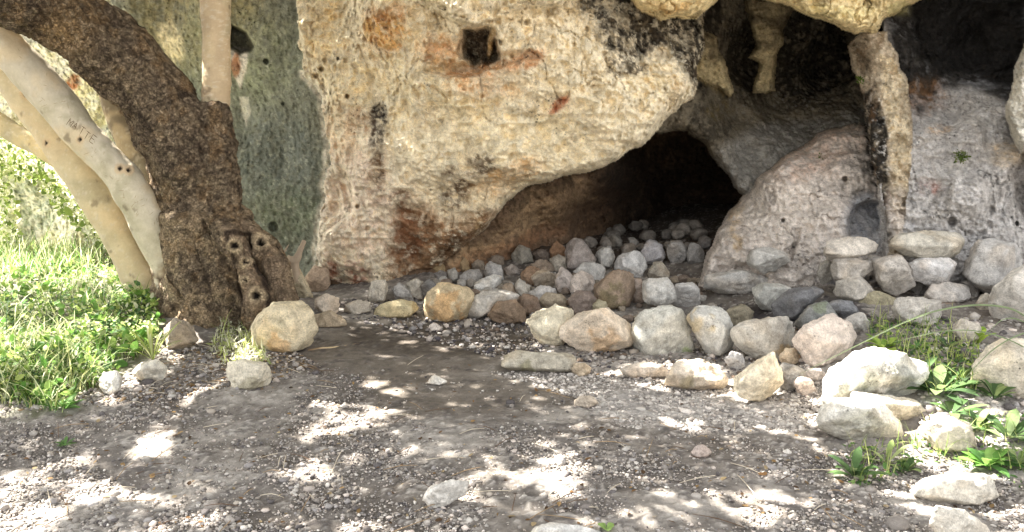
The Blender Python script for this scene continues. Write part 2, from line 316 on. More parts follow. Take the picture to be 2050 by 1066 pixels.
# upper chamber
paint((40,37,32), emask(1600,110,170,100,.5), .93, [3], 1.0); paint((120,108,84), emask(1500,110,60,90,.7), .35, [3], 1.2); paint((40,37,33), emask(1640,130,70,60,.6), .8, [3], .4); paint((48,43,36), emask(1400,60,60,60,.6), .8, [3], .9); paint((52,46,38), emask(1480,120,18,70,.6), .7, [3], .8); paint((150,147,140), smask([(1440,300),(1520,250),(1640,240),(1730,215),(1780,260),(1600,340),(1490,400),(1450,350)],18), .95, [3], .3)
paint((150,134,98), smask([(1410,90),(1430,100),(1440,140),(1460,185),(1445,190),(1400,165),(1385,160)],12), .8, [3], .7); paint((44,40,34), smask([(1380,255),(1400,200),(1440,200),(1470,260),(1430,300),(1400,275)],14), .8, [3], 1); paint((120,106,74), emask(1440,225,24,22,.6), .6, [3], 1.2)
paint((150,150,148), emask(1455,350,16,50,.6,1,-35), .6, [3], .9); paint((150,150,145), sp*emask(1560,215,110,40,.6), .4, [3], 0); paint((40,36,32), smask([(1500,30),(1660,30),(1660,90),(1560,90),(1510,120)],12)*sst(0,.3,nB), .6, [4,5], 0)
paint((70,62,52), (1 - sst(30,110,V_)), .7, [4,5], .4); paint((110,100,80), emask(1590,50,60,20,.6), .8, [5], .5); paint((84,74,58), emask(1430,90,40,30,.6), .8, [4], .7)
# slope
paint((196,170,152), emask(1640,310,110,40,.6,1,-25), .7, [9], .8); paint((150,140,128), sst(.1,.4,nB), .5, [9]); paint((184,156,112), emask(1475,450,16,50,.6), .7, [9], .9); paint((216,208,198), emask(1560,420,90,60,.6), .6, [9], .8)
paint((96,90,80), emask(1730,375,60,26,.6), .75, [9], .9); paint((50,48,46), smask([(1735,270),(1760,300),(1775,400),(1740,390),(1720,330)],14), .85, [9], .8); paint((158,160,164), emask(1740,450,50,60,.5,.4), .9, [9,10], .3); paint((110,112,122), emask(1735,420,30,10,.6), .6, [9], .9)
paint((56,60,70), emask(1700,585,70,40,.6), .85, [9], .7); paint((160,156,152), emask(1640,520,70,50,.6), .6, [9], .6)
# pillar
paint((44,42,40), smask([(1722,200),(1750,170),(1768,240),(1776,300),(1784,400),(1788,470),(1765,420),(1733,300)],8,.5), .97, [10,9], .7); paint((216,202,174), smask([(1762,110),(1790,120),(1815,160),(1822,300),(1815,380),(1790,380),(1778,260),(1765,180)],7,.5), .9, [10], .4)
paint((100,86,66), smask([(1700,90),(1740,70),(1745,150),(1730,160)],8), .8, [10], .5); paint((220,216,210), sp*emask(1755,300,30,120,.5), .6, [10], 0); paint((130,98,66), sst(.1,.3,fbm(Pt*np.array([4,1,.6]),6,3,140)), .55, [10]); paint((196,186,176), emask(1798,430,24,60,.5), .8, [10], .4)
# alcove / right wall
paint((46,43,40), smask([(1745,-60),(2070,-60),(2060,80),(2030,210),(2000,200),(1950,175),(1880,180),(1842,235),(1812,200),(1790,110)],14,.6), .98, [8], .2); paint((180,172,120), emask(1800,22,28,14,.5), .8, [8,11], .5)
paint((150,116,86), emask(1850,195,46,36,.6), .75, [8], .8); paint((198,190,176), emask(1950,220,60,40,.6), .5, [8]); paint((150,100,84), emask(1862,378,24,16,.6), .85, [8], .8); paint((192,160,120), emask(1880,262,26,10,.6), .8, [8], 1); paint((96,86,70), emask(1906,288,14,10,.6), .7, [8], 1)
paint((212,192,162), emask(2015,310,36,26,.6), .7, [8], .8); paint((140,134,128), emask(2040,350,18,40,.6), .6, [8], .8); paint((206,206,208), sst(.0,.4,nB), .5, [8]*1); paint((60,58,54), sst(.62,.7,_h(np.floor(U/6),np.floor(V_/6),U*0,3))*emask(1930,400,120,90,.5), .3, [8], 0)
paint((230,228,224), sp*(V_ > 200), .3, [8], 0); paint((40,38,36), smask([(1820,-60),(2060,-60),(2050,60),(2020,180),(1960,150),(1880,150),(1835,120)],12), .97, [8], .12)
paint((232,220,160), emask(1640,25,110,20,.6), .6, [11], .6); paint((96,80,50), sst(.05,.3,nB), .7, [11]); paint((52,44,34), sst(8,26,V_ + 14*w1 - 12)*emask(1500,40,80,60,.6), .7, [11], .5); paint((168,128,70), emask(1340,15,60,16,.6), .6, [11], .9)
paint((110,100,80), emask(2045,110,16,50,.5), .6, [12])
nD = fbm(Pt, 52, 2, 301); nE = ridge(Pt*np.array([1,1,1.3]), 30, 3, 305); pk = sst(.30, .42, fbm(Pt, 34, 3, 307)); cw = np.where(ID == 2, .6, np.where(ispal, .5, .8))
C *= np.clip(1 + .16*nC + .14*nB + cw*(.26*nD + .18*nE), .2, 1.7)[..., None]; C *= (1 - .40*cw*pk)[..., None]; C *= np.minimum(1, .86/C.max(-1))[..., None]; C = np.clip(C, .008, .85)
# split into objects
idx = np.arange(U.size).reshape(U.shape)
quad = np.stack([idx[:-1, :-1], idx[1:, :-1], idx[1:, 1:], idx[:-1, 1:]], -1).reshape(-1, 4)
qid = ID[:-1, :-1].ravel()
Pf = Pt.reshape(-1, 3); Cf = C.reshape(-1, 3)
keep = Pf[quad].min(1)[:, 2] < 7.5
keep &= Pf[quad].max(1)[:, 2] > -.6
GR = {'distant_cliff': ([0], 'weathered yellow and white cliff behind the tree'), 'cave_wall': ([1], 'sooty wall of the low cave with its shade in the colour'),
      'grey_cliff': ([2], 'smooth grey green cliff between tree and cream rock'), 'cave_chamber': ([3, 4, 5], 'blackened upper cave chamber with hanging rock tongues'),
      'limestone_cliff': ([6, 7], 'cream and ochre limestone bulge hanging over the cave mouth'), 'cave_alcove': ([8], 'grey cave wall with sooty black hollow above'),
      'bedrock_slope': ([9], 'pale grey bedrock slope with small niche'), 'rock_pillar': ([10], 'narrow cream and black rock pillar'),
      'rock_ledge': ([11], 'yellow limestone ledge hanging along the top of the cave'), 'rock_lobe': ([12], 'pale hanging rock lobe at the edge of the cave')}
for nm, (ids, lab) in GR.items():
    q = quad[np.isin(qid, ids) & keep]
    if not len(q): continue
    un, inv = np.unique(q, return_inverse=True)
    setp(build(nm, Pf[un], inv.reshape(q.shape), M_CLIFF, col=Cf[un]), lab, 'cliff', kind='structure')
# ------------------------------------------------------------------ GROUND
xs = np.concatenate([np.linspace(-60, -7.2, 20), np.linspace(-7, 6, 1000), np.linspace(6.2, 60, 20)])
ys = np.concatenate([np.linspace(-40, 2.0, 20), 2.2*np.exp(np.linspace(0, math.log(13/2.2), 560)), np.linspace(13.5, 80, 12)])
X, Yg = np.meshgrid(xs, ys); gp = np.stack([X, Yg, np.zeros_like(X)], -1)
gn = fbm(gp, 14, 4, 201); gb = fbm(gp, 3, 4, 202); gf = fbm(gp, 45, 3, 203)
smooth_zone_px = [(690,640),(850,630),(1050,650),(1060,700),(980,745),(1230,790),(1000,830),(780,830),(700,740),(560,740),(600,705)]
gu, gv = proj(np.stack([X, np.maximum(Yg, .8), gz(X, Yg)], -1))
infr = (Yg > 2.0)
sz = sst(-25, 25, sdf(smooth_zone_px, gu + 20*gb, gv + 10*gn))*infr
Z = gz(X, Yg) + (1 - .65*sz)*(.010*gn + .009*gf) + .012*gb
f1, f2 = worley(gp, 32, 8); Z += (1 - .7*sz)*.012*np.clip(.45 - f1, 0, .4)
gc = np.zeros(X.shape + (3,)); gc[:] = lin((122, 116, 110))
def gpaint(c, m): gc[:] = gc*(1 - m[..., None]) + lin(c)*m[..., None]
gpaint((164,158,150), sst(-.1,.35,gb + .4*gn)*.7); gpaint((98,90,82), sst(.0,.4,fbm(gp,1.4,3,209))*.6)
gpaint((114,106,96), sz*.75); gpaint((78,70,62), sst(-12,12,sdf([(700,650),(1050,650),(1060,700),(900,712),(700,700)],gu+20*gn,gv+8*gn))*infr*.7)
gpaint((176,172,168), sst(-20,20,sdf([(1150,775),(1560,800),(1640,860),(1350,860),(1180,830)],gu+30*gn,gv+12*gn))*infr*.6)
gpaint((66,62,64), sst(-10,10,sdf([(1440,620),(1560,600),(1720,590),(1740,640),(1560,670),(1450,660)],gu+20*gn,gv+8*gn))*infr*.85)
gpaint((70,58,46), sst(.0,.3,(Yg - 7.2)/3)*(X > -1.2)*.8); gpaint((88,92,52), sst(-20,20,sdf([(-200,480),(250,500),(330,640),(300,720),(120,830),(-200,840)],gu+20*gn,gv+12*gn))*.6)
gpaint((214,204,176), sst(-10,10,sdf([(-300,440),(170,450),(200,500),(60,520),(-300,520)],gu,gv))*.8)  # pale patch paints sun glare onto the far left ground
gpaint((60,54,56), sst(.25,.45,gn)*.5); gpaint((196,190,182), sst(.15,.45,gf)*sst(-.2,.2,gn)*.55*(1 - .7*sz))
gi = np.arange(X.size).reshape(X.shape); gq = np.stack([gi[:-1, :-1], gi[:-1, 1:], gi[1:, 1:], gi[1:, :-1]], -1).reshape(-1, 4)
setp(build('ground', np.stack([X, Yg, Z], -1).reshape(-1, 3), gq, M_SOIL, col=gc.reshape(-1, 3)), 'gravelly grey brown earth in front of the cave', 'ground', kind='structure')
# ------------------------------------------------------------------ STONES
_ico = {}
def ico(n):
    if n not in _ico:
        bm = bmesh.new(); bmesh.ops.create_icosphere(bm, subdivisions=n, radius=1); bm.verts.ensure_lookup_table()
        _ico[n] = (np.array([v.co[:] for v in bm.verts]), np.array([[v.index for v in f.verts] for f in bm.faces])); bm.free()
    return _ico[n]
def hullplanes(pts):
    bm = bmesh.new()
    for p in pts: bm.verts.new(p)
    bmesh.ops.convex_hull(bm, input=bm.verts); bm.normal_update()
    N = np.array([f.normal[:] for f in bm.faces if f.calc_area() > 1e-9]); c = np.array([f.calc_center_median()[:] for f in bm.faces if f.calc_area() > 1e-9]); bm.free()
    d = (N*c).sum(1); s = np.sign(d); s[s == 0] = 1
    return N*s[:, None], np.maximum(d*s, 1e-3)
STN = [0]
def stone(outline, color, label, name='stone', Y=None, lift=0, t=1.0, rnd=.5, nz=1.0, group=None, cat='stone', accents=(), fy=.10, lv=None, gr=1.09):
    STN[0] += 1; sd = STN[0]; r = np.random.default_rng(sd)
    o = np.asarray(outline, float)
    if len(o) == 2:       # bounding box -> irregular outline
        (x0, y0), (x1, y1) = o; a = np.sort(r.uniform(0, .5, 8) + np.arange(8)*.785)
        q = 1/np.maximum(np.abs(np.cos(a)), np.abs(np.sin(a)))**.55
        o = np.stack([(x0+x1)/2 + (x1-x0)/2*np.cos(a)*q*.95, (y0+y1)/2 + (y1-y0)/2*np.sin(a)*q*.95], 1)
    color = tuple((np.array(color)*.82 + np.mean(color)*.18)*.74 + np.array([190, 182, 170])*.26); o = o.mean(0) + (o - o.mean(0))*gr
    cu, cv = o.mean(0); bot = o[:, 1].max()
    if Y is None: Y = float(G(np.array([cu]), np.array([bot]))[0, 1])
    wd = (o[:, 0].max() - o[:, 0].min())/FPX*Y; ht = (o[:, 1].max() - o[:, 1].min())/FPX*Y
    th = .40*(wd*ht)**.5*t + .10*min(wd, ht)
    Y0 = Y + th*.75
    pts = []
    for (a, b) in o: pts.append(P(a, b, Y0 + r.uniform(-.25, .25)*th))
    fc = np.array([cu + r.uniform(-.12, .12)*(o[:, 0].max() - o[:, 0].min()), cv + fy*(bot - o[:, 1].min())])
    k = r.integers(3, 5)
    for (a, b) in o[r.permutation(len(o))[:k]]:
        s = r.uniform(.66, .9); q = fc + (np.array([a, b]) - fc)*s; pts.append(P(q[0], q[1], Y0 - th*r.uniform(.75, 1.05)))
        s = r.uniform(.62, .85); q = np.array([cu, cv]) + (np.array([a, b]) - np.array([cu, cv]))*s; pts.append(P(q[0], q[1], Y0 + th*r.uniform(.6, 1)))
    pts = np.array(pts); c = pts.mean(0)
    N, d = hullplanes(pts - c)
    cn = r.normal(0, 1, (5, 3)); cn /= np.linalg.norm(cn, axis=1)[:, None]; N = np.vstack([N, cn]); d = np.append(d, ((pts - c) @ cn.T).max(0)*r.uniform(.66, .9, 5))
    if lv is None: lv = 5 if (wd > .11) else 4
    dirs, F = ico(lv)
    dn = dirs @ N.T; rr = np.where(dn > 1e-4, d/np.maximum(dn, 1e-4), 1e3)
    sz_ = (wd*ht)**.5; kk = 120/rnd/np.median(rr.min(1))
    m = rr.min(1); rs = m - np.log(np.exp(-kk*(rr - m[:, None])).sum(1))/kk*.35
    v = dirs*rs[:, None]; off = np.array([sd*3.7, 0, 0])
    n1 = fbm(v + off, 2.2/sz_, 4, sd); n2 = ridge(v + off, 5/sz_, 3, sd + 5); n3 = fbm(v + off, 40, 3, sd + 9)
    v = v + dirs*(sz_*nz*(.03*n1 + .022*n2) + .009*n3)[:, None]
    col = np.tile(lin(color), (len(v), 1)); vv = v + off
    a = sst(.05, .5, fbm(vv, 5, 3, sd + 20))[:, None]; col = col*(1 - .35*a) + lin(color)*np.array([.95, .8, .62])*.35*a*1.0
    a = sst(.15, .5, fbm(vv, 11, 3, sd + 21))[:, None]*.45; col = col*(1 - a) + col*np.array([.55, .55, .55])*a
    a = sst(.1, .45, fbm(vv, 16, 3, sd + 22))[:, None]*.4; col = col*(1 - a) + (col*1.45)*a
    for (ac, au, av, ar) in accents:
        pu, pv = proj(v + c); mk = (1 - sst(.7, 1.1, np.hypot(pu - au, pv - av)/ar + 1.5*fbm(vv, 13, 4, 5)))[:, None]*.5; col = col*(1 - mk) + lin(ac)*mk
    col = col*np.minimum(1, .72/col.max(1))[:, None]
    v = v + c + np.array([0, 0, lift]); org = np.array([c[0], c[1], v[:, 2].min()])
    ob = build(name, v, F, M_STONE, col=col, origin=org)
    return setp(ob, label, cat, group)
CR, OC, GY, LG, PK, BR, RU, DK, WH, TN = (226,208,172), (206,172,116), (176,174,168), (202,200,194), (206,190,178), (126,104,86), (142,98,66), (84,82,82), (232,228,220), (192,176,150)
GF = 'stones laid in a row before the cave'; GC = 'rubble stones in the cave mouth'; GW = 'stones of the dry wall at the right'; GL = 'loose stones lying on the ground'
ST = [
 # by the tree
 ([(508,655),(520,635),(548,612),(600,607),(632,628),(634,655),(618,688),(590,705),(545,708),(512,690)], (224,204,160), 'large cream boulder lying against the tree roots', dict(name='boulder', cat='boulder', accents=[((200,150,90),560,700,22)])),
 ([(626,628),(660,623),(693,638),(692,652),(665,657),(625,657)], (186,162,128), 'smooth tan stone directly behind the large cream boulder', dict()),
 ([(632,597),(655,590),(683,600),(680,625),(650,628),(632,615)], (204,186,164), 'small pinkish stone leaning at the cliff foot above the tan one', dict()),
 ([(576,545),(600,538),(612,570),(628,600),(625,610),(590,612),(582,580)], (208,190,150), 'narrow cream rock wedged between tree root and cliff', dict(Y=6.6)),
 ([(610,560),(630,535),(655,540),(660,570),(640,592),(612,588)], (164,134,106), 'brown rounded stone at the foot of the red stained cliff', dict(Y=7.0)),
 ([(447,745),(455,727),(490,722),(530,728),(543,745),(535,770),(500,781),(455,775)], (224,214,188), 'sunlit pale stone with green brown underside near the grass', dict(accents=[((120,112,80),500,775,26)], group=GL)),
 ([(197,765),(207,748),(230,743),(243,755),(238,780),(218,793),(202,785)], (222,218,206), 'white pointed stone at the edge of the grass', dict(group=GL)),
 ([(266,745),(285,728),(315,722),(335,738),(325,760),(290,768)], (230,224,206), 'sunlit white stone in the grass below the tree', dict(group=GL)),
 ([(330,660),(350,640),(380,648),(395,680),(372,700),(335,698)], (150,134,112), 'brown stone tucked among the tree roots', dict(group=GL)),
 # left of cave mouth
 ([(738,592),(744,566),(755,556),(771,559),(776,580),(768,603),(745,607)], (190,182,166), 'upright pale stone standing against the cliff foot', dict(group=GC)),
 ([(786,580),(797,565),(812,574),(826,590),(826,605),(795,601)], (150,148,146), 'leaning blue grey stone right of the upright pale stone', dict(group=GC)),
 ([(815,568),(832,557),(848,566),(846,598),(828,602)], (156,148,134), 'grey brown stone left of the dark grey one', dict(group=GC)),
 ([(843,572),(860,560),(874,568),(872,600),(848,605)], (98,98,100), 'dark grey stone just left of the big ochre boulder', dict(group=GC)),
 ([(750,622),(770,608),(800,602),(832,606),(838,620),(825,634),(780,638),(755,635)], (200,182,130), 'flat yellowish stone low in front of the cliff foot', dict(group=GC)),
 ([(690,612),(715,602),(738,606),(742,622),(712,630),(692,626)], (176,164,146), 'flat grey tan stone by the foot of the cream cliff', dict(group=GC)),
 ([(853,612),(858,588),(880,570),(915,566),(938,574),(946,590),(934,618),(930,640),(895,645),(857,638)], (208,182,134), 'big ochre boulder at the left of the cave rubble', dict(name='boulder', cat='boulder', group=GC, accents=[((200,150,90),890,615,28)])),
 ([(926,612),(945,592),(975,582),(1010,583),(1038,592),(1022,605),(990,620),(965,636),(945,639),(930,627)], (192,186,176), 'long flat grey slab leaning right of the big ochre boulder', dict(group=GC)),
 ([(942,574),(960,562),(985,551),(1001,555),(1005,575),(985,584),(955,585)], (214,212,206), 'small whitish stone above the leaning grey slab', dict(group=GC)),
 ([(968,535),(982,526),(1002,533),(1007,560),(990,566),(970,556)], (170,168,166), 'rounded grey stone behind the whitish stone', dict(group=GC)),
 ([(916,556),(935,542),(958,540),(966,562),(950,572),(920,572)], (142,138,134), 'wide grey stone in the left of the rubble', dict(group=GC)),
 ([(896,542),(910,537),(917,548),(918,567),(900,568)], (164,158,148), 'slim upright stone above the big ochre boulder', dict(group=GC)),
 ([(870,548),(885,541),(896,550),(894,569),(873,567)], (110,106,104), 'dark stone left of the slim upright stone', dict(group=GC)),
 ([(864,532),(880,525),(892,534),(888,547),(866,547)], (168,136,84), 'small ochre stone at the foot of the brown cave wall', dict(group=GC)),
 ([(918,528),(926,514),(938,522),(940,543),(920,544)], (162,130,84), 'pointed ochre stone under the cave wall', dict(group=GC)),
 ([(944,530),(958,519),(972,525),(970,541),(948,541)], (138,122,102), 'small brown stone right of the pointed ochre one', dict(group=GC)),
 ([(1009,538),(1022,529),(1037,534),(1038,551),(1014,552)], (152,140,132), 'small mauve grey stone in the left rubble', dict(group=GC)),
 ([(1024,510),(1040,491),(1060,500),(1066,524),(1045,530),(1028,524)], (138,132,118), 'squarish olive grey stone against the cave wall', dict(group=GC)),
 ([(1044,548),(1060,533),(1082,542),(1085,568),(1062,574),(1046,566)], (150,112,80), 'rust brown stone in the middle of the rubble', dict(group=GC)),
 ([(1061,530),(1080,519),(1108,524),(1110,542),(1085,548),(1064,544)], (128,108,88), 'brown stone above the rust brown one', dict(group=GC)),
 ([(1101,500),(1114,484),(1130,489),(1134,515),(1118,522),(1104,518)], (146,100,64), 'reddish brown stone left of the large mauve block', dict(group=GC)),
 ([(1134,492),(1150,480),(1178,486),(1192,515),(1188,540),(1160,546),(1136,536)], (150,138,132), 'large mauve grey block at the back of the rubble', dict(group=GC)),
 ([(1100,520),(1116,511),(1132,516),(1134,540),(1112,545)], (150,140,124), 'grey stone below the reddish brown stone', dict(group=GC)),
 ([(1190,505),(1202,496),(1222,495),(1230,515),(1222,538),(1200,536)], (196,194,188), 'pale square stone right of the mauve block', dict(group=GC)),
 ([(1226,528),(1245,511),(1270,503),(1292,509),(1298,528),(1288,545),(1280,558),(1260,548),(1235,540)], (206,206,206), 'largest pale grey stone at the back of the rubble', dict(group=GC)),
 ([(1148,545),(1165,528),(1185,526),(1212,535),(1210,558),(1180,565),(1155,562)], (198,196,192), 'pale wedge stone left of the brown mossy boulder', dict(group=GC)),
 ([(1058,560),(1075,545),(1100,540),(1115,552),(1110,575),(1075,580)], (178,160,136), 'tan flat stone in the centre of the rubble', dict(group=GC)),
 ([(1112,560),(1125,536),(1138,545),(1150,562),(1146,590),(1120,592)], (194,180,172), 'pinkish peaked stone with rough crust', dict(group=GC, nz=1.8)),
 ([(1142,560),(1165,545),(1185,555),(1192,580),(1176,598),(1148,596)], (196,180,168), 'pinkish knobbly stone right of the peaked one', dict(group=GC, nz=1.8)),
 ([(1060,585),(1082,572),(1112,577),(1118,595),(1085,604),(1064,598)], (186,182,178), 'low pale stone below the tan flat stone', dict(group=GC)),
 ([(1026,575),(1040,560),(1058,572),(1062,590),(1040,596)], (190,182,168), 'small knobbly pale stone at the left of the rubble', dict(group=GC, nz=1.8)),
 ([(1192,575),(1205,548),(1240,540),(1265,550),(1270,580),(1258,612),(1215,620),(1195,600)], (138,112,88), 'brown mossy boulder in the middle of the cave mouth', dict(name='boulder', cat='boulder', group=GC, accents=[((96,92,58),1230,600,26)])),
 ([(1243,580),(1258,560),(1282,560),(1292,580),(1288,606),(1258,608)], (190,170,158), 'pinkish grey stone right of the brown mossy boulder', dict(group=GC)),
 ([(1078,602),(1095,588),(1122,590),(1140,605),(1138,622),(1100,624)], (164,146,118), 'banded tan stone behind the knobbly cream boulder', dict(group=GC)),
 ([(1138,600),(1155,583),(1180,585),(1198,605),(1192,630),(1150,632)], (116,98,88), 'dark brown stone behind the large cream boulder', dict(group=GC)),
 ([(978,630),(995,606),(1030,603),(1050,622),(1048,645),(1010,652),(985,648)], (128,100,74), 'rough brown stone low in front of the rubble', dict(group=GC)),
 ([(1032,605),(1050,590),(1075,596),(1082,620),(1062,634),(1040,628)], (118,94,76), 'dark brown stone right of the rough brown one', dict(group=GC)),
 ([(1180,615),(1198,600),(1212,606),(1216,628),(1195,634)], (180,168,130), 'olive cream lump peeping over the large cream boulder', dict(group=GC)),
 ([(1005,575),(1020,563),(1032,580),(1026,598),(1008,596)], (150,128,104), 'small brown stone right of the whitish stone', dict(group=GC)),
 ([(1012,600),(1000,590),(1025,585),(1045,596),(1035,606)], (150,130,108), 'flat brown stone over the end of the leaning slab', dict(group=GC)),
 ([(1065,510),(1080,498),(1098,506),(1100,520),(1078,524)], (104,88,76), 'dark brown stone in shade beside the reddish one', dict(group=GC)),
 ([(975,520),(990,510),(1008,516),(1008,530),(984,532)], (120,102,84), 'dusky brown stone under the cave wall', dict(group=GC)),
 # back row
 ([(1281,510),(1295,485),(1306,477),(1322,488),(1332,515),(1322,530),(1290,530)], (160,158,164), 'peaked grey stone at the back left of the dark hole', dict(group=GC)),
 ([(1335,500),(1345,482),(1362,482),(1375,500),(1372,524),(1345,530)], (146,144,142), 'round grey stone at the back of the cave mouth', dict(group=GC)),
 ([(1374,505),(1384,487),(1398,490),(1411,510),(1404,528),(1378,527)], (136,134,132), 'rightmost grey stone at the back beside the bedrock slope', dict(group=GC)),
 ([(1299,545),(1310,527),(1330,524),(1341,545),(1340,562),(1302,562)], (166,156,138), 'upright tan grey stone above the pale blocks', dict(group=GC)),
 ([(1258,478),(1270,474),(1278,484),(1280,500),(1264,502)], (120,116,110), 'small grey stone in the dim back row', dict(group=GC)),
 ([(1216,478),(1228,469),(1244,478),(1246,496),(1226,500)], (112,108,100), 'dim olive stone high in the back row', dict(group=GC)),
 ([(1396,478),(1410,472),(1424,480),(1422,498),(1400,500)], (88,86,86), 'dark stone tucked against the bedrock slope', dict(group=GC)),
 ([(1288,605),(1290,565),(1300,559),(1335,558),(1350,575),(1352,600),(1330,614)], (212,210,204), 'big pale block with flat top in the cave mouth', dict(group=GC, Y=6.35)),
 ([(1342,580),(1355,568),(1385,566),(1398,580),(1400,612),(1370,618),(1345,610)], (204,202,200), 'pale block right of the flat topped one', dict(group=GC)),
 # front row
 ([(1056,642),(1072,620),(1108,613),(1140,622),(1153,640),(1140,668),(1124,690),(1098,695),(1076,672)], (222,210,178), 'knobbly cream boulder at the left end of the front row', dict(name='boulder', cat='boulder', group=GF, nz=1.6)),
 ([(1125,655),(1155,640),(1178,618),(1205,612),(1228,632),(1256,650),(1264,675),(1258,702),(1215,711),(1175,708),(1145,688),(1128,674)], (224,204,178), 'large peaked cream boulder second in the front row', dict(name='boulder', cat='boulder', group=GF, accents=[((204,166,120),1215,695,30)])),
 ([(1260,708),(1264,682),(1273,640),(1285,625),(1338,615),(1365,624),(1374,645),(1388,702),(1355,712),(1305,710)], (186,186,176), 'square grey block with flat face in the front row', dict(name='boulder', cat='boulder', group=GF, accents=[((130,160,60),1374,702,9)])),
 ([(1376,638),(1394,618),(1430,612),(1460,624),(1468,652),(1464,690),(1442,714),(1412,702),(1395,668)], (196,196,190), 'tall split grey stone with ochre left side', dict(name='boulder', cat='boulder', group=GF, accents=[((206,184,136),1395,650,26)])),
 ([(1460,662),(1482,648),(1530,648),(1575,637),(1586,662),(1578,700),(1556,722),(1512,718),(1484,695)], (180,176,166), 'pitted grey stone right of the tall split one', dict(name='boulder', cat='boulder', group=GF, nz=1.5, accents=[((198,160,100),1565,705,16)])),
 ([(1584,695),(1598,668),(1622,642),(1665,632),(1700,652),(1710,675),(1692,710),(1648,736),(1602,730),(1586,716)], (214,196,182), 'big pinkish boulder at the right end of the front row', dict(name='boulder', cat='boulder', group=GF)),
 ([(1462,770),(1476,754),(1505,732),(1546,707),(1560,745),(1563,768),(1540,790),(1502,813),(1482,802)], (226,210,178), 'cream angular wedge stone tilted in front of the row', dict(group=GL, rnd=.3, nz=.6)),
 ([(1560,715),(1572,700),(1590,697),(1602,715),(1596,732),(1570,732)], (206,180,146), 'small tan stone under the pinkish boulder', dict(group=GL)),
 ([(1556,745),(1568,728),(1595,730),(1612,752),(1600,780),(1570,785)], (154,150,144), 'grey stone between wedge stone and pinkish boulder', dict(group=GL)),
 ([(1590,765),(1602,752),(1626,760),(1634,785),(1620,797),(1595,782)], (210,190,178), 'small pink stone beside the sunlit rock', dict(group=GL)),
 ([(1607,752),(1620,738),(1648,740),(1656,755),(1630,764)], (222,206,198), 'whitish pink flat stone under the pinkish boulder', dict(group=GL)),
 ([(1312,765),(1328,738),(1365,724),(1408,724),(1445,745),(1466,772),(1430,784),(1375,778)], (206,190,168), 'low cream slab set in the gravel', dict(group=GL, accents=[((110,104,66),1375,768,14)])),
 ([(1236,748),(1252,732),(1290,726),(1336,732),(1330,755),(1262,758)], (196,182,166), 'low pinkish slab left of the cream slab', dict(group=GL)),
 ([(992,735),(1002,710),(1035,703),(1080,713),(1130,709),(1158,718),(1146,742),(1100,748),(1040,744)], (176,168,148), 'long low grey slab half buried before the row', dict(group=GL, accents=[((120,116,74),1050,742,16)])),
 ([(1143,744),(1150,729),(1170,727),(1182,738),(1175,753),(1150,754)], (200,180,150), 'small tan stone at the end of the long low slab', dict(group=GL)),
 ([(1440,640),(1455,615),(1485,608),(1506,625),(1502,648),(1465,655)], (140,130,104), 'mossy brown stone behind the pitted grey stone', dict(group=GC)),
 ([(1452,720),(1466,705),(1488,712),(1490,735),(1465,742)], (170,170,172), 'blue grey chip between front row and wedge stone', dict(group=GL)),
 ([(856,655),(868,645),(884,656),(880,662),(860,663)], (224,208,196), 'small white pink stone alone on the dark soil', dict(group=GL)),
 ([(852,768),(858,754),(870,752),(895,764),(880,772)], (228,222,210), 'small whitish stone on the smooth soil', dict(group=GL)),
 ([(1384,905),(1396,893),(1412,892),(1424,906),(1412,917),(1392,917)], (206,188,182), 'pinkish fist sized stone alone on the gravel', dict(group=GL)),
 ([(1148,806),(1160,794),(1190,795),(1200,806),(1180,816),(1156,815)], (196,178,156), 'flat tan rock just breaking the gravel', dict(group=GL, t=.6)),
 ([(850,1000),(860,975),(890,962),(935,965),(930,990),(900,1005),(870,1020)], (216,212,204), 'crusty whitish stone on the gravel near the camera', dict(group=GL, nz=1.6)),
 ([(1060,1080),(1075,1055),(1110,1047),(1165,1050),(1205,1062),(1215,1090),(1120,1100)], (216,216,212), 'white stone cut by the bottom edge of the view', dict(group=GL)),
 # by the slope
 ([(1488,522),(1503,500),(1540,497),(1576,510),(1579,526),(1552,540),(1530,547),(1510,533)], (192,190,184), 'angular grey stone resting on the bedrock slope', dict(group=GW, Y=6.45)),
 ([(1398,572),(1410,552),(1450,548),(1500,540),(1536,560),(1530,577),(1490,588),(1440,586)], (190,188,184), 'broad grey stone at the foot of the bedrock slope', dict(group=GW, Y=6.6)),
 ([(1508,578),(1530,568),(1570,571),(1588,583),(1570,606),(1546,624),(1522,613),(1512,597)], (190,190,182), 'pointed pale grey stone above the black ash', dict(group=GW)),
 ([(1548,610),(1580,582),(1625,575),(1648,585),(1620,610),(1590,640),(1555,642)], (96,98,104), 'sooty dark rock beside the pointed pale stone', dict(group=GW)),
 ([(1590,650),(1620,615),(1660,602),(1682,620),(1670,645),(1620,668)], (112,116,116), 'dark streaked rock behind the pinkish boulder', dict(group=GW, accents=[((120,130,96),1640,615,14)])),
 ([(1645,620),(1670,602),(1705,605),(1718,625),(1690,642),(1655,640)], (104,108,116), 'blue black flat stone below the dry wall', dict(group=GW)),
 ([(1685,648),(1700,628),(1728,628),(1742,650),(1725,668),(1692,665)], (168,164,158), 'grey stone behind the lime green leaves', dict(group=GW)),
 # dry wall right
 ([(1652,506),(1660,481),(1700,476),(1744,475),(1758,500),(1732,510),(1700,516),(1660,520)], (208,198,184), 'long pinkish block on top of the left stack', dict(group=GW, Y=6.15)),
 ([(1664,540),(1672,520),(1705,517),(1742,525),(1748,552),(1715,564),(1674,560)], (176,168,158), 'grey brown stone in the middle of the left stack', dict(group=GW, Y=6.12)),
 ([(1670,585),(1676,565),(1725,553),(1755,575),(1752,594),(1705,606),(1680,600)], (186,178,166), 'pitted grey stone at the bottom of the left stack', dict(group=GW, Y=6.0)),
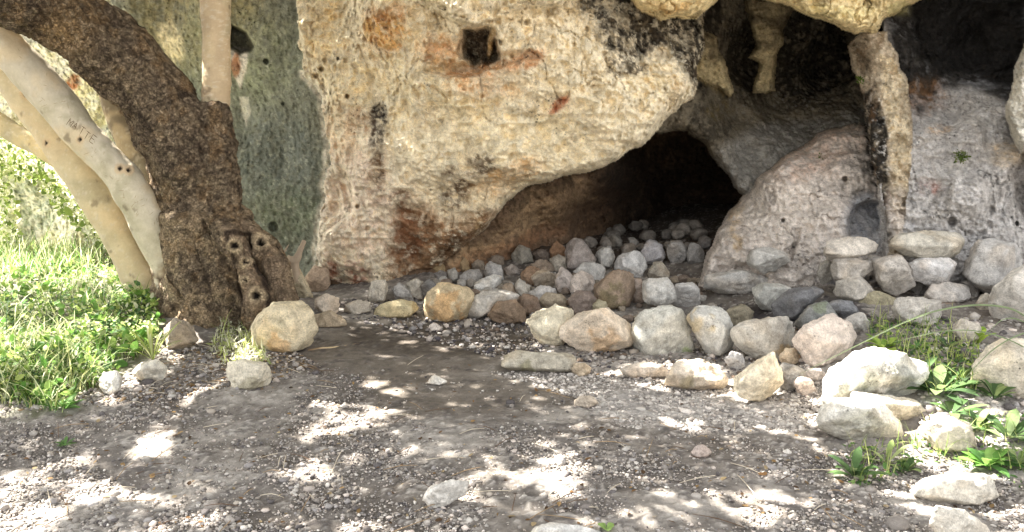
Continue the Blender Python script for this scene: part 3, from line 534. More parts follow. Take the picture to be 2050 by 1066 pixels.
 ([(1636,550),(1642,530),(1660,520),(1670,535),(1668,562),(1648,572)], (166,160,148), 'small grey stone left of the stack', dict(group=GW, Y=6.3)),
 ([(1730,520),(1742,511),(1770,516),(1768,540),(1745,546)], (180,176,170), 'small stone wedged behind the left stack', dict(group=GW, Y=6.3)),
 ([(1744,527),(1770,516),(1803,512),(1822,538),(1833,580),(1806,598),(1772,582),(1750,556)], (190,182,172), 'large diamond shaped stone beside the left stack', dict(group=GW, Y=6.05)),
 ([(1777,492),(1800,471),(1850,463),(1915,468),(1934,488),(1926,510),(1880,520),(1820,519),(1786,506)], (194,188,172), 'long smooth slab on top of the dry wall', dict(group=GW, Y=6.15)),
 ([(1820,530),(1840,520),(1895,519),(1924,540),(1905,560),(1868,573),(1832,560)], (222,220,220), 'white pointed stone under the long smooth slab', dict(group=GW, Y=6.08)),
 ([(1846,590),(1860,570),(1900,565),(1945,575),(1954,592),(1920,607),(1870,606)], (186,182,178), 'oval grey stone below the white pointed one', dict(group=GW, Y=6.0)),
 ([(1918,520),(1935,490),(1985,482),(2030,492),(2042,525),(2035,560),(1990,592),(1950,570),(1930,550)], (188,186,184), 'large rounded grey boulder in the dry wall', dict(name='boulder', cat='boulder', group=GW, Y=6.05)),
 ([(1985,610),(1992,580),(2030,545),(2070,530),(2120,560),(2120,640),(2050,655),(1995,650)], (212,206,196), 'pale boulder at the right edge of the dry wall', dict(name='boulder', cat='boulder', group=GW, Y=5.4)),
 ([(1954,608),(1962,590),(1982,588),(1990,605),(1982,625),(1960,624)], (186,178,162), 'small tan stone left of the edge boulder', dict(group=GW, Y=5.8)),
 ([(1784,625),(1796,600),(1830,595),(1880,605),(1892,630),(1870,650),(1810,650)], (180,174,164), 'lumpy grey stone at the foot of the dry wall', dict(group=GW, nz=1.6)),
 ([(1704,610),(1720,590),(1760,585),(1796,600),(1790,618),(1745,624)], (158,148,112), 'olive tan flat stone below the left stack', dict(group=GW, Y=5.95)),
 ([(1822,580),(1832,562),(1850,565),(1856,585),(1840,598)], (118,114,108), 'dark stone deep in the gap of the dry wall', dict(group=GW, Y=6.3)),
 ([(1866,615),(1880,603),(1910,605),(1922,620),(1900,632),(1872,628)], (134,112,92), 'brown stone under the oval grey one', dict(group=GW, Y=5.95)),
 ([(1925,560),(1940,556),(1960,578),(1955,598),(1930,590)], (150,144,138), 'small shaded stone under the rounded boulder', dict(group=GW, Y=6.2)),
 # right foreground
 ([(1642,800),(1650,760),(1690,722),(1740,700),(1800,705),(1850,725),(1862,760),(1830,800),(1740,820),(1670,830)], (222,220,210), 'large sunlit white rock with black lichen spots', dict(name='boulder', cat='boulder', nz=2.0, gr=1.0, accents=[((110,108,96),1770,740,16),((120,124,90),1720,770,14),((84,84,76),1820,770,14),((96,100,72),1745,765,22),((92,96,86),1800,755,22),((110,112,80),1690,785,14)])),
 ([(1636,845),(1645,815),(1665,802),(1720,797),(1762,806),(1802,832),(1818,862),(1790,888),(1710,896),(1655,890)], (226,224,214), 'rounded white rock below the lichen spotted one', dict(name='boulder', cat='boulder', nz=1.7, gr=1.02, accents=[((110,104,92),1745,830,9),((120,112,96),1690,875,26),((116,110,94),1755,872,22),((130,122,104),1655,870,22)])),
 ([(1845,870),(1855,848),(1900,838),(1945,850),(1962,880),(1940,905),(1880,902)], (216,202,176), 'cream rock between the leafy plants', dict(group=GL)),
 ([(1948,770),(1955,715),(1985,690),(2040,680),(2110,700),(2120,780),(2060,800),(1975,800)], (212,200,176), 'big tan boulder at the right edge behind the leaves', dict(name='boulder', cat='boulder', Y=3.95)),
 ([(1818,985),(1850,958),(1920,948),(1990,955),(2005,985),(1960,1010),(1890,1012)], (222,214,196), 'flat sunlit bedrock patch near the right edge', dict(group=GL, t=.8)),
 ([(1856,1040),(1880,1016),(1930,1025),(1975,1055),(1985,1085),(1900,1090)], (222,214,198), 'flat pale rock cut by the bottom right of the view', dict(group=GL, t=.8)),
 ([(1900,655),(1925,640),(1960,650),(1962,680),(1925,690)], (186,176,160), 'grey tan stone behind the upright bright leaves', dict(group=GW)),
 ([(1700,800),(1710,785),(1740,790),(1760,800),(1830,800),(1860,830),(1820,845),(1760,850)], (206,200,180), 'pale broken rock between the two white rocks', dict(group=GL)),
]
for o, c, lab, kw in ST: stone(o, c, lab, **kw)
# dim rubble deep in the cave, indistinguishable
r = np.random.default_rng(5)
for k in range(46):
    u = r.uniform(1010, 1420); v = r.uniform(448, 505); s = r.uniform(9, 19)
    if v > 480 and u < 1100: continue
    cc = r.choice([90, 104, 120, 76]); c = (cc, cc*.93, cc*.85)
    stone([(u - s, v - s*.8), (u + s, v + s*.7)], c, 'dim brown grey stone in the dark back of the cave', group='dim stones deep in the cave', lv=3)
# small rubble that fills the cave mouth and the foot of the row
for k in range(120):
    u = r.uniform(850, 1430); v = r.uniform(545, 640) if u > 1000 else r.uniform(560, 600); s = r.uniform(6, 13)
    if v > 610 and u < 1060: continue
    c = np.array([(150,140,128), (120,100,84), (176,172,164), (140,128,110)][k % 4])
    stone([(u - s, v - s*.8), (u + s, v + s*.7)], c, 'small rubble stone filling the gaps in the cave mouth', group='small rubble between the stones', lv=3)
# ------------------------------------------------------------------ PEBBLES (gravel)
def pebbles(name, uv, size, pal, label, sink=.35):
    dirs, F = ico(1); n = len(uv); base_ = G(uv[:, 0], uv[:, 1]); r = np.random.default_rng(n)
    sc = size*np.exp(r.normal(0, .45, n)); sc3 = sc[:, None]*r.uniform(.6, 1.3, (n, 3)); sc3[:, 2] *= .7
    ang = r.uniform(0, 6.28, n); v = dirs[None]*(1 + .35*r.uniform(-1, 1, (n, len(dirs), 1)))*sc3[:, None, :]
    c, s = np.cos(ang)[:, None], np.sin(ang)[:, None]
    v = np.stack([v[..., 0]*c - v[..., 1]*s, v[..., 0]*s + v[..., 1]*c, v[..., 2]], -1)
    v = v + base_[:, None, :] + np.array([0, 0, 1.])*(sc*sink)[:, None, None]
    pal = np.array([lin(p) for p in pal]); ci = pal[r.integers(0, len(pal), n)]*r.uniform(.75, 1.2, (n, 1))
    col = np.repeat(ci, len(dirs), 0); FF = (F[None] + (np.arange(n)*len(dirs))[:, None, None]).reshape(-1, 3)
    setp(build(name, v.reshape(-1, 3), FF, M_PEB, col=np.clip(col, 0, .85), smooth=False), label, 'gravel', kind='stuff')
def sample(poly, n, r, bias=None):
    poly = np.array(poly, float); out = []
    while sum(map(len, out)) < n:
        q = r.uniform(poly.min(0), poly.max(0), (n, 2)); q = q[sdf(poly, q[:, 0], q[:, 1]) > 0]
        if bias: q = q[r.uniform(0, 1, len(q)) < bias(q)]
        out.append(q)
    return np.concatenate(out)[:n]
PAL = [(196,190,182), (168,161,153), (146,139,132), (122,115,110), (200,188,178), (98,93,92), (174,164,152), (152,147,144)]
r = np.random.default_rng(3)
def bz(q):
    s = sdf(smooth_zone_px, q[:, 0], q[:, 1]); n = fbm(np.stack([q[:, 0]/260, q[:, 1]/110, q[:, 0]*0], -1), 2, 4, 7)
    return np.clip((.55 + n*1.1)*(1 - .9*sst(-20, 20, s)) + .05, .02, 1)
pebbles('gravel', sample([(-120,800),(240,780),(560,730),(1000,750),(1640,760),(1660,860),(1820,900),(2150,900),(2150,1150),(-120,1150)], 44000, r, bz), .0037, PAL, 'fine grey gravel scattered over the trodden earth')
pebbles('gravel', sample([(-120,860),(500,800),(1640,800),(1820,930),(2150,930),(2150,1150),(-120,1150)], 1800, r, bz), .0085, PAL, 'coarser pebbles on the trodden earth', .2)
pebbles('gravel', sample([(980,745),(1240,750),(1460,780),(1640,770),(1640,870),(1250,860),(1160,800)], 8000, r), .0058, PAL[:3] + [(206,198,190)], 'pale gravel bed in front of the stone row')
pebbles('gravel', sample([(680,600),(860,600),(1060,640),(1260,700),(1700,640),(1760,620),(1640,740),(1480,760),(1240,760),(1000,720),(700,640)], 3600, r), .009, PAL + [(80,76,80), (110,96,84)], 'chips and crumbs between the laid stones')
pebbles('gravel', sample([(330,700),(560,690),(640,730),(480,800),(300,800),(0,830),(0,790),(200,780)], 2600, r), .007, PAL + [(130,110,84)], 'crumbs of stone below the tree')
pebbles('gravel', sample([(1850,640),(2050,640),(2050,900),(1850,900),(1820,700)], 900, r), .012, PAL, 'broken stone under the plants by the dry wall')
# ------------------------------------------------------------------ TREE
def spline(pts, n):
    p = np.asarray(pts, float); p = np.vstack([2*p[0] - p[1], p, 2*p[-1] - p[-2]]); out = []
    m = len(p) - 3
    for t in np.linspace(0, m, n):
        i = min(int(t), m - 1); f = t - i; a, b, c, d = p[i], p[i+1], p[i+2], p[i+3]
        out.append(.5*((2*b) + (-a + c)*f + (2*a - 5*b + 4*c - d)*f*f + (-a + 3*b - 3*c + d)*f**3))
    return np.array(out)
def tube(path, seg=40, n=160, cap=True):     # path rows: x,y,z,r
    s = spline(path, n); c = s[:, :3]; R = s[:, 3]; t = np.gradient(c, axis=0); t /= np.linalg.norm(t, axis=1)[:, None]
    ref = np.array([0, 1., .0]); a = np.cross(t, ref); a /= np.linalg.norm(a, axis=1)[:, None]; b = np.cross(t, a)
    th = np.linspace(0, 2*np.pi, seg, endpoint=False)
    v = c[:, None] + R[:, None, None]*(np.cos(th)[None, :, None]*a[:, None] + np.sin(th)[None, :, None]*b[:, None])
    nrm = (v - c[:, None])/R[:, None, None]
    i = np.arange(n*seg).reshape(n, seg); j = np.roll(i, -1, 1)
    F = np.stack([i[:-1], j[:-1], j[1:], i[1:]], -1).reshape(-1, 4)
    return v.reshape(-1, 3), F, nrm.reshape(-1, 3)
def pxpath(rows):                            # u, v, half width px, Y
    return [list(P(u, v, Y)) + [hw/FPX*Y] for (u, v, hw, Y) in rows]
tb = G(np.array([430.]), np.array([648.]))[0]
tree = setp(empty('tree', tb), 'old leaning tree with dark rough trunk and smooth pale stems before the grey cliff', 'tree')
def remesh(tubes, vox):
    V = np.concatenate([t[0] for t in tubes]); F = []; off = 0
    me = bpy.data.meshes.new('tmp')
    faces = []
    for (v, f, _), nseg in tubes_seg(tubes):
        faces += [tuple(x) for x in (f + off)]
        faces.append(tuple(range(off, off + nseg))[::-1]); faces.append(tuple(range(off + len(v) - nseg, off + len(v))))
        off += len(v)
    me.from_pydata([tuple(x) for x in V], [], faces); me.update()
    bm = bmesh.new(); bm.from_mesh(me); bmesh.ops.recalc_face_normals(bm, faces=bm.faces); bm.to_mesh(me); bm.free()
    ob = bpy.data.objects.new('tmp', me); COL.objects.link(ob)
    md = ob.modifiers.new('r', 'REMESH'); md.mode = 'VOXEL'; md.voxel_size = vox
    sm = ob.modifiers.new('s', 'SMOOTH'); sm.factor = .5; sm.iterations = 6
    dg = bpy.context.evaluated_depsgraph_get(); e = ob.evaluated_get(dg); m2 = e.to_mesh()
    n = len(m2.vertices); co = np.empty(n*3, np.float32); m2.vertices.foreach_get('co', co); nr = np.empty(n*3, np.float32); m2.vertices.foreach_get('normal', nr)
    F = [tuple(p.vertices) for p in m2.polygons]; F4 = np.array([f for f in F if len(f) == 4])
    e.to_mesh_clear(); bpy.data.objects.remove(ob); bpy.data.meshes.remove(me)
    return co.reshape(-1, 3).astype(float), F4, nr.reshape(-1, 3).astype(float)
def tubes_seg(ts): return [(t, 40) for t in ts]
TY = 5.9
trunk_t = [tube(pxpath([(-330,-330,60,4.6),(-120,-110,70,5.0),(30,-20,68,5.35),(140,42,66,5.6),(236,112,66,5.75),(308,195,66,5.85),(362,285,74,5.9),(388,370,76,5.95),(405,450,72,6.0),(405,540,86,6.0),(415,630,98,6.0),(420,700,110,6.0)])),
  tube(pxpath([(60,-200,44,5.5),(100,-60,46,5.5),(135,30,50,5.5),(190,100,50,5.6),(260,180,40,5.75)])),
  tube(pxpath([(430,215,24,5.9),(436,270,27,5.88),(442,340,30,5.85),(440,420,36,5.85),(425,520,40,5.9)])),
  tube(pxpath([(370,430,46,5.75),(375,520,36,5.7),(400,590,26,5.62),(418,650,24,5.6),(430,700,20,5.6)]), n=80),
  tube(pxpath([(440,480,50,5.8),(455,550,40,5.72),(470,620,34,5.68),(480,690,30,5.7)]), n=80),
  tube(pxpath([(365,560,42,5.8),(352,620,36,5.72),(338,670,30,5.68),(322,725,22,5.7)]), n=80),
  tube(pxpath([(450,400,20,5.95),(486,456,22,5.84),(520,490,26,5.74),(546,535,25,5.70),(562,580,26,5.66),(570,640,28,5.66)])),
  tube(pxpath([(440,440,20,5.75),(468,488,27,5.56),(489,530,17,5.56),(508,575,24,5.52),(513,603,27,5.50),(505,660,22,5.54)])),
  tube(pxpath([(400,600,40,5.75),(385,650,30,5.6),(400,700,18,5.5),(430,735,10,5.4)]), n=80)]
v, F, nr = remesh(trunk_t, .013)
pu, pv = proj(v)
v = v + nr*(.040*fbm(v, 5, 4, 71) + .016*1.1*ridge(v*np.array([1, 1, .4]), 16, 3, 72) + .022*fbm(v*np.array([1, 1, .25]), 9, 2, 74)*1.6*sst(380, 520, pv) + .0045*fbm(v, 60, 3, 73))[:, None]
col = np.tile(lin((112, 97, 80)), (len(v), 1))
def vp(col, c, m): return col*(1 - m[:, None]) + lin(c)*m[:, None]
nA_ = fbm(v, 4, 4, 81); nB_ = fbm(v, 18, 4, 82)
col = vp(col, (140, 122, 98), sst(-.1, .35, nB_)*.7); col = vp(col, (62, 48, 38), sst(.0, .4, nA_)*.6*(1 - sst(300, 420, pv)))
col = vp(col, (176, 154, 124), sst(300, 450, pv)*sst(-.2, .25, nB_ + nA_*.8)*.8); col = vp(col, (150, 122, 88), sst(.1, .4, fbm(v, 9, 4, 85))*.6); col = vp(col, (158, 130, 92), np.clip(1 - np.hypot(pu - 130, pv - 60)/80, 0, 1)*1.0)
col = vp(col, (204, 186, 150), sst(.05, .3, nB_)*sst(380, 340, pu)*sst(500, 600, pv)*.8); col = vp(col, (110, 104, 74), sst(.1, .4, fbm(v, 7, 3, 84))*sst(560, 640, pv)*.5)  # pale flecks at the trunk's left foot stand in for sun patches
nF_ = fbm(v, 48, 3, 86); col = vp(col, (170,152,126), sst(.08, .4, nF_)*.6); col = vp(col, (40,31,25), sst(.12, .45, -nF_)*.6)
tv_ = np.array([.55, 0, -.83]); q_t = v - .82*(v @ tv_)[:, None]*tv_; fi = ridge(q_t, 17, 3, 91); v = v + nr*(.016*fi)[:, None]; col = vp(col, (44,34,28), sst(.1, -.35, fi)*.55)
rt = sst(-6, 6, sdf([(450,455),(480,440),(530,470),(560,520),(600,600),(590,660),(495,660),(480,600),(470,530),(445,500)], pu, pv))
col = vp(col, (158,136,112), rt*(.45 + .5*sst(-.2, .2, nB_))*.85)
gv_ = np.abs(sdf([(455,470),(500,470),(503,520),(530,570),(536,650),(700,900),(400,900),(488,650),(480,580),(470,535)], pu, pv)); col = vp(col, (52,40,32), (1 - sst(2, 7, gv_))*rt*.9*(pv < 670))  # dark lines along the root edges paint in the shade between them
for hu, hv, hr, dp in [(522,484,8,.05),(470,492,7,.035),(515,592,7,.04),(490,525,5,.02),(488,560,4,.01)]:
    dd = np.hypot((pu - hu)*.9, pv - hv) + 6*nB_ + 3*nF_; fr = (nr @ np.array([0, -1, 0])) > -.2
    v = v - nr*(dp*(1 - sst(hr*.5, hr*1.1, dd))*fr)[:, None] + nr*(.008*np.exp(-((dd - hr*1.7)/(hr*.6))**2)*fr)[:, None]
    col = vp(col, (206,184,150), (1 - sst(hr*1.8, hr*2.5, dd))*fr*.75); col = vp(col, (34,27,22), (1 - sst(hr*.8, hr*1.15, dd))*fr)
build('trunk', v, F, M_BARK, tree, col, origin=tb)
def stem(name, rows, base_c, seed, mat=M_PALE, n=220, label=None, holes=(), amp=1., seg=56):
    v, F, nr = tube(pxpath(rows), seg, n); v = v + nr*(amp*(.020*fbm(v, 3.5, 3, seed) + .004*fbm(v, 16, 3, seed + 1) + .0025*fbm(v, 50, 2, seed+5)))[:, None]
    col = np.tile(lin(base_c), (len(v), 1)); pu, pv = proj(v)
    a = fbm(v, 5, 4, seed + 2); b = fbm(v*np.array([1, 1, 2.5]), 25, 3, seed + 3)
    col = vp(col, (202, 182, 146), sst(.0, .4, a)*.6); col = vp(col, (158, 150, 124), sst(.05, .5, -a)*.6); col = vp(col, (120, 98, 74), sst(.38, .6, b)*.5); col = vp(col, (230, 222, 200), sst(.2, .5, b)*.3)
    if seed == 300:
        bm_ = sst(-14, 14, sdf([(352,400),(338,455),(330,500),(318,545),(300,600),(500,700),(500,400)], pu, pv) + 45*fbm(v, 14, 4, 9)); col = vp(col, (128, 106, 82), bm_*.9); col = vp(col, (80, 64, 50), bm_*sst(0, .3, fbm(v, 30, 3, 10)))
        v = v + nr*(bm_*.012*ridge(v, 22, 3, 3))[:, None]
    v = v + nr*(.004*fbm(v, 9, 3, seed + 9))[:, None]; col = vp(col, (96, 80, 62), sst(.42, .55, fbm(v, 12, 4, seed + 11))*.55)
    for (hu, hv, hr, dp) in holes:
        d = np.hypot(pu - hu, pv - hv); fr = (nr @ np.array([0, -1, 0])) > -.1
        v = v - nr*(dp*(1 - sst(hr*.5, hr, d))*fr)[:, None] + nr*(dp*.35*np.exp(-((d - hr*1.5)/(hr*.5))**2)*fr)[:, None]
        col = vp(col, (196, 172, 138), (1 - sst(hr*1.8, hr*2.6, d))*fr*.8); col = vp(col, (36, 28, 22), (1 - sst(hr*.75, hr*1.05, d))*fr)
    o = build(name, v, F, mat, tree, np.clip(col, 0, .85), origin=v.mean(0)); 
    if label: o['label'] = label
    return o
SA = [(-130,-90,38,5.6),(-60,0,37,5.62),(10,90,36,5.65),(91,180,36,5.68),(134,232,35,5.7),(182,287,34,5.71),(241,350,35,5.73),(267,392,37,5.76),(309,465,38,5.8),(340,525,39,5.85),(362,590,46,5.9)]
stemA = stem('stem', SA, (194,184,162), 300, label='pale stem with carved letters', holes=[(240,338,5,.02),(258,341,5,.02),(160,280,4,.012)])
stem('stem', [(-150,-40,30,6.3),(-60,50,30,6.3),(-5,115,31,6.3),(38,180,31,6.3),(88,250,32,6.3),(142,322,33,6.3),(190,390,33,6.3),(229,460,32,6.3),(262,525,31,6.3),(300,600,34,6.3)], (194,180,148), 320, label='pale yellowish stem behind the carved one', holes=[(52,188,6,.012),(93,287,4,.01)])
stem('stem', [(-120,180,16,6.9),(-40,222,18,6.8),(20,262,20,6.7),(70,290,20,6.6),(120,320,20,6.5)], (196,178,134), 340, n=100, label='short yellow stem low at the left')
stem('stem', [(425,-220,30,5.95),(430,-60,28,5.95),(430,20,27,5.95),(434,100,26,5.95),(434,170,25,5.93),(431,225,25,5.92),(436,290,20,5.9)], (180,160,130), 360, label='upright pale stem growing from the trunk')
stem('stem', [(190,120,16,6.6),(222,200,20,6.6),(255,280,24,6.55),(292,360,24,6.5),(320,430,24,6.4)], (128,116,96), 380, n=100, label='grey stem in shade behind the trunk')
stem('root', [(500,520,20,5.85),(530,560,24,5.8),(540,600,24,5.8),(545,650,24,5.8)], (110,92,76), 440, M_BARK, n=80, amp=2)
stem('root', [(520,690,7,5.35),(580,712,7,5.25),(650,700,6,5.3),(720,688,4,5.4)], (150,126,100), 460, n=80, seg=20)
stem('root', [(360,640,14,5.5),(330,670,12,5.45),(322,700,10,5.4),(300,740,8,5.2)], (150,130,104), 470, n=60, seg=24, amp=2)
# carved letters on the pale stem, one dark groove strip each
from mathutils.bvhtree import BVHTree
sm_ = stemA.data; bv = BVHTree.FromPolygons([stemA.matrix_basis @ v.co + tree.location for v in sm_.vertices], [tuple(p.vertices) for p in sm_.polygons])
def onstem(u, v):
    d = Vector(ray(u, v)); h = bv.ray_cast(Vector((0, 0, CH)), d.normalized())
    return h[0], h[1]
LT = {'M': [[(0,1),(0,0),(.5,.6),(1,0),(1,1)]], 'A': [[(0,1),(.5,0),(1,1)], [(.2,.6),(.8,.6)]], 'T': [[(0,0),(1,0)], [(.5,0),(.5,1)]], 'E': [[(1,0),(0,0),(0,1),(1,1)], [(0,.5),(.8,.5)]], 'I': [[(.5,0),(.5,1)]]}
cv, cf = [], []
def groove(p0, p1, wpx=1.0):
    N = 8; p0 = np.array(p0, float); p1 = np.array(p1, float); d = (p1 - p0); L = np.hypot(*d) + 1e-9; n = np.array([-d[1], d[0]])/L*wpx
    st = len(cv); row = []
    for k in range(N):
        q = p0 + d*k/(N - 1); wv = .5 + .5*math.sin(math.pi*k/(N - 1))
        for s in (-1, 1):
            h, nn = onstem(*(q + s*n*wv))
            if h is None: return
            row.append(h + nn*.0012)
    cv.extend(row)
    for k in range(N - 1): cf.append((st + 2*k, st + 2*k + 1, st + 2*k + 3, st + 2*k + 2))
def flush(name, c=(104, 84, 60)):
    if cv:
        a = np.array([x[:] for x in cv]); build(name, a, np.array(cf), M_PALE, tree, np.tile(lin(c), (len(a), 1)), origin=a.mean(0))
    cv.clear(); cf.clear()
ex = np.array([.80, .60]); ey = np.array([-.5, .85]); jr = random.Random(2)
J = lambda: np.array([jr.uniform(-1, 1), jr.uniform(-1, 1)])*1.1
for k, ch in enumerate('MATTE'):
    o = np.array([140, 236.]) + ex*14.2*k + J(); sc = 9.5 + jr.uniform(-1, 1)
    for pl in LT[ch]:
        for a, b in zip(pl[:-1], pl[1:]): groove(o + ex*a[0]*sc + ey*a[1]*15 + J()*.6, o + ex*b[0]*sc + ey*b[1]*15 + J()*.6, .65)
    flush('carved_letter')
rr_ = random.Random(4)
for k in range(46):                           # faint scratches
    t = rr_.random()**.8; i = min(int(t*6) + 2, 8); a, b = SA[i], SA[min(i + 1, 9)]; f = rr_.random()
    cx = a[0] + (b[0] - a[0])*f + rr_.uniform(-24, 24); cy = a[1] + (b[1] - a[1])*f + rr_.uniform(-20, 20); an = rr_.uniform(0, 3.1); l = rr_.uniform(2, 6)
    groove((cx - l*math.cos(an), cy - l*math.sin(an)), (cx + l*math.cos(an), cy + l*math.sin(an)), .3); flush('scratch', (140, 120, 92))
# limbs above the view
for k, rows in enumerate([[(-300,-300,50,4.7),(-500,-700,40,4.6),(-500,-1200,30,4.8)], [(60,-150,36,5.5),(0,-500,30,5.6),(-200,-1000,20,5.8)], [(425,-200,28,5.95),(400,-700,22,5.6),(300,-1100,16,5.2)], [(-150,-100,34,5.6),(-500,-500,28,5.6),(-900,-1000,20,5.5)]]):
    stem('branch', rows, (150,130,104), 500 + k*5, n=60, seg=16)
# ------------------------------------------------------------------ crown: leaves above the frame, with the gaps that let the sun patches through
LIT = [[(550,968),(600,935),(672,918),(682,925),(640,955),(590,970)], [(636,862),(690,830),(770,808),(772,822),(720,850),(660,862)], [(596,795),(650,768),(730,760),(742,775),(700,800),(640,808)],
 [(748,792),(768,776),(788,786),(770,798)], [(340,778),(400,765),(470,785),(455,806),(380,812)], [(560,765),(600,745),(645,745),(620,770),(575,775)], [(420,700),(470,660),(520,700),(540,745),(450,745)],
 [(120,1000),(180,972),(240,970),(235,988),(170,1005)], [(-60,1040),(20,1010),(100,1015),(90,1040),(10,1050)], [(-60,960),(60,940),(80,955),(0,975)], [(-60,1075),(60,1068),(100,1090),(0,1110)], [(260,1066),(330,1035),(400,1030),(420,1060),(330,1090)],
 [(1050,965),(1080,925),(1150,915),(1155,945),(1110,985)], [(1450,1030),(1470,1005),(1540,1005),(1545,1028),(1480,1040)], [(1230,790),(1300,770),(1480,800),(1570,830),(1560,860),(1420,870),(1290,840)], [(1560,860),(1640,840),(1650,868),(1580,880)],
 [(1455,800),(1470,760),(1550,710),(1560,740),(1530,800)], [(1640,880),(1650,790),(1760,720),(1880,720),(1900,790),(1830,860),(1700,860)], [(1820,930),(1900,890),(2100,850),(2100,1000),(1980,1020),(1830,990)], [(1860,1030),(1900,1010),(1990,1060),(1980,1100),(1880,1090)],
 [(1740,680),(1900,620),(2100,600),(2100,760),(1900,780),(1780,720)], [(-300,470),(220,470),(330,560),(330,700),(420,760),(230,810),(90,820),(-300,900)], [(1650,900),(1690,720),(1950,700),(2040,880),(1850,925)], [(620,1100),(700,1040),(760,1020),(740,1060),(690,1110)], [(860,1020),(880,985),(960,955),(965,975),(910,1010)],
 [(320,630),(350,560),(400,640),(440,700),(360,740)], [(180,905),(230,880),(370,870),(380,890),(300,905)], [(470,830),(560,800),(600,815),(520,840)], [(1310,740),(1400,720),(1460,770),(1400,790)]]
LW = []
for pl in LIT:
    a = np.array(pl, float); LW.append(G(a[:, 0], a[:, 1])[:, :2])
r = np.random.default_rng(11)
def crown_leaves(n):
    tgt = np.stack([r.uniform(-8, 4.2, n), r.uniform(.5, 8.4, n)], 1)      # shadow point on the ground
    h = r.uniform(3.5, 5.6, n)
    h = h + .5*np.sin(tgt[:, 0]*1.3 + tgt[:, 1])
    pos = np.stack([tgt[:, 0] + SUN[0]/SUN[2]*h, tgt[:, 1] + SUN[1]/SUN[2]*h, h + .03], 1)
    keep = np.ones(n, bool); jit = r.normal(0, .03, n)
    for k, a in enumerate(LW):
        e = sdf(a, tgt[:, 0], tgt[:, 1]); big = len(a) >= 8 and a[:, 0].min() < -4
        inside = e > -.075 + jit
        if k in (14, 19, 21, 20, 18): 
            nn = fbm(np.stack([tgt[:, 0], tgt[:, 1]*1.6, tgt[:, 0]*0], 1), 2.6, 3, 90 + k); inside &= (nn > {14: .12, 21: -.12, 20: -.05, 18: -.1, 19: -.3}[k])
        keep &= ~inside
    keep &= ~((tgt[:, 0] < -3.5) & (tgt[:, 1] > 6.3))
    sp_ = fbm(np.stack([tgt[:, 0], tgt[:, 1]*1.4, tgt[:, 0]*0], 1), 4.5, 3, 140); keep &= ~((sp_ > .85))
    return pos[keep]
def leafmesh(pos, size, pal, r, tilt=1.0, shape=None, up=None):
    n = len(pos); sh = np.array([(0, 0, 0), (.30, .3, .05), (.24, .75, .02), (0, 1.05, -.06), (-.24, .75, .02), (-.30, .3, .05)]) if shape is None else shape
    az = r.uniform(0, 6.28, n); el = r.normal(0, .5, n)*tilt if up is None else up; ro = r.normal(0, .4, n)*tilt; s = size*np.exp(r.normal(0, .25, n))
    x = sh[None, :, 0]*s[:, None]; y = sh[None, :, 1]*s[:, None]; z = sh[None, :, 2]*s[:, None]
    c, d = np.cos(ro)[:, None], np.sin(ro)[:, None]; x, z = x*c - z*d, x*d + z*c
    c, d = np.cos(el)[:, None], np.sin(el)[:, None]; y, z = y*c - z*d, y*d + z*c
    c, d = np.cos(az)[:, None], np.sin(az)[:, None]; x, y = x*c - y*d, x*d + y*c
    v = np.stack([x, y, z], -1) + pos[:, None]
    k = len(sh); F = (np.array([[0, 1, 2, 3], [0, 3, 4, 5]])[None] + (np.arange(n)*k)[:, None, None]).reshape(-1, 4)
    pal = np.array([lin(p) for p in pal]); c = np.repeat(pal[r.integers(0, len(pal), n)]*r.uniform(.7, 1.2, (n, 1)), k, 0)
    return v.reshape(-1, 3), F, c
pos = crown_leaves(56000)
q_ = 9000; tx = r.uniform(-2.2, 4.6, q_); ty = r.uniform(6.3, 10.5, q_); hh = r.uniform(3.6, 5.4, q_)
pos = np.vstack([pos, np.stack([tx + SUN[0]/SUN[2]*hh, ty + SUN[1]/SUN[2]*hh, hh], 1)])  # extra unseen leaves, added to keep sun off the cliff
v, F, c = leafmesh(pos, .12, [(72,80,52), (84,90,60), (62,70,46)], r)
o = build('crown', v, F, M_LEAF, tree, c, origin=pos.mean(0)); o['kind'] = 'stuff'
# ------------------------------------------------------------------ GRASS AND PLANTS
def blades(pos, hgt, wid, pal, r, lean=.5, K=5):
    n = len(pos); az = r.uniform(0, 6.28, n); L = hgt*np.exp(r.normal(0, .35, n)); bend = np.abs(r.normal(lean, .35, n)); t = np.linspace(0, 1, K)
    hx = L[:, None]*(t*.15 + bend[:, None]*t**2*.8); hz = L[:, None]*(t - .35*bend[:, None]*t**2.2)
    dx, dy = np.cos(az)[:, None], np.sin(az)[:, None]; wv = wid*(1 - t**1.6)[None]*np.ones((n, 1)) + .0005
    c = np.stack([pos[:, 0:1] + hx*dx, pos[:, 1:2] + hx*dy, pos[:, 2:3] + hz], -1)
    s = np.stack([-dy*wv, dx*wv, 0*wv], -1); v = np.stack([c - s, c + s], 2).reshape(n, 2*K, 3)
    f = np.array([[2*k, 2*k+1, 2*k+3, 2*k+2] for k in range(K - 1)]); F = (f[None] + (np.arange(n)*2*K)[:, None, None]).reshape(-1, 4)
    pal = np.array([lin(p) for p in pal]); c = np.repeat(pal[r.integers(0, len(pal), n)]*r.uniform(.75, 1.2, (n, 1)), 2*K, 0)
    return v.reshape(-1, 3), F, c
def merge(parts):
    V, F, C_, o = [], [], [], 0
    for v, f, c in parts: V.append(v); F.append(f + o); C_.append(c); o += len(v)
    return np.concatenate(V), np.concatenate(F), np.concatenate(C_)
GP = [(106,136,64), (136,160,80), (78,106,54), (182,192,134), (92,122,78), (206,208,172)]
r = np.random.default_rng(21)
gp_ = [(-260,520),(60,515),(200,520),(320,620),(320,690),(200,770),(120,830),(-20,810),(-260,830)]
q = sample(gp_, 5500, r); q2 = sample(gp_, 13000, r)
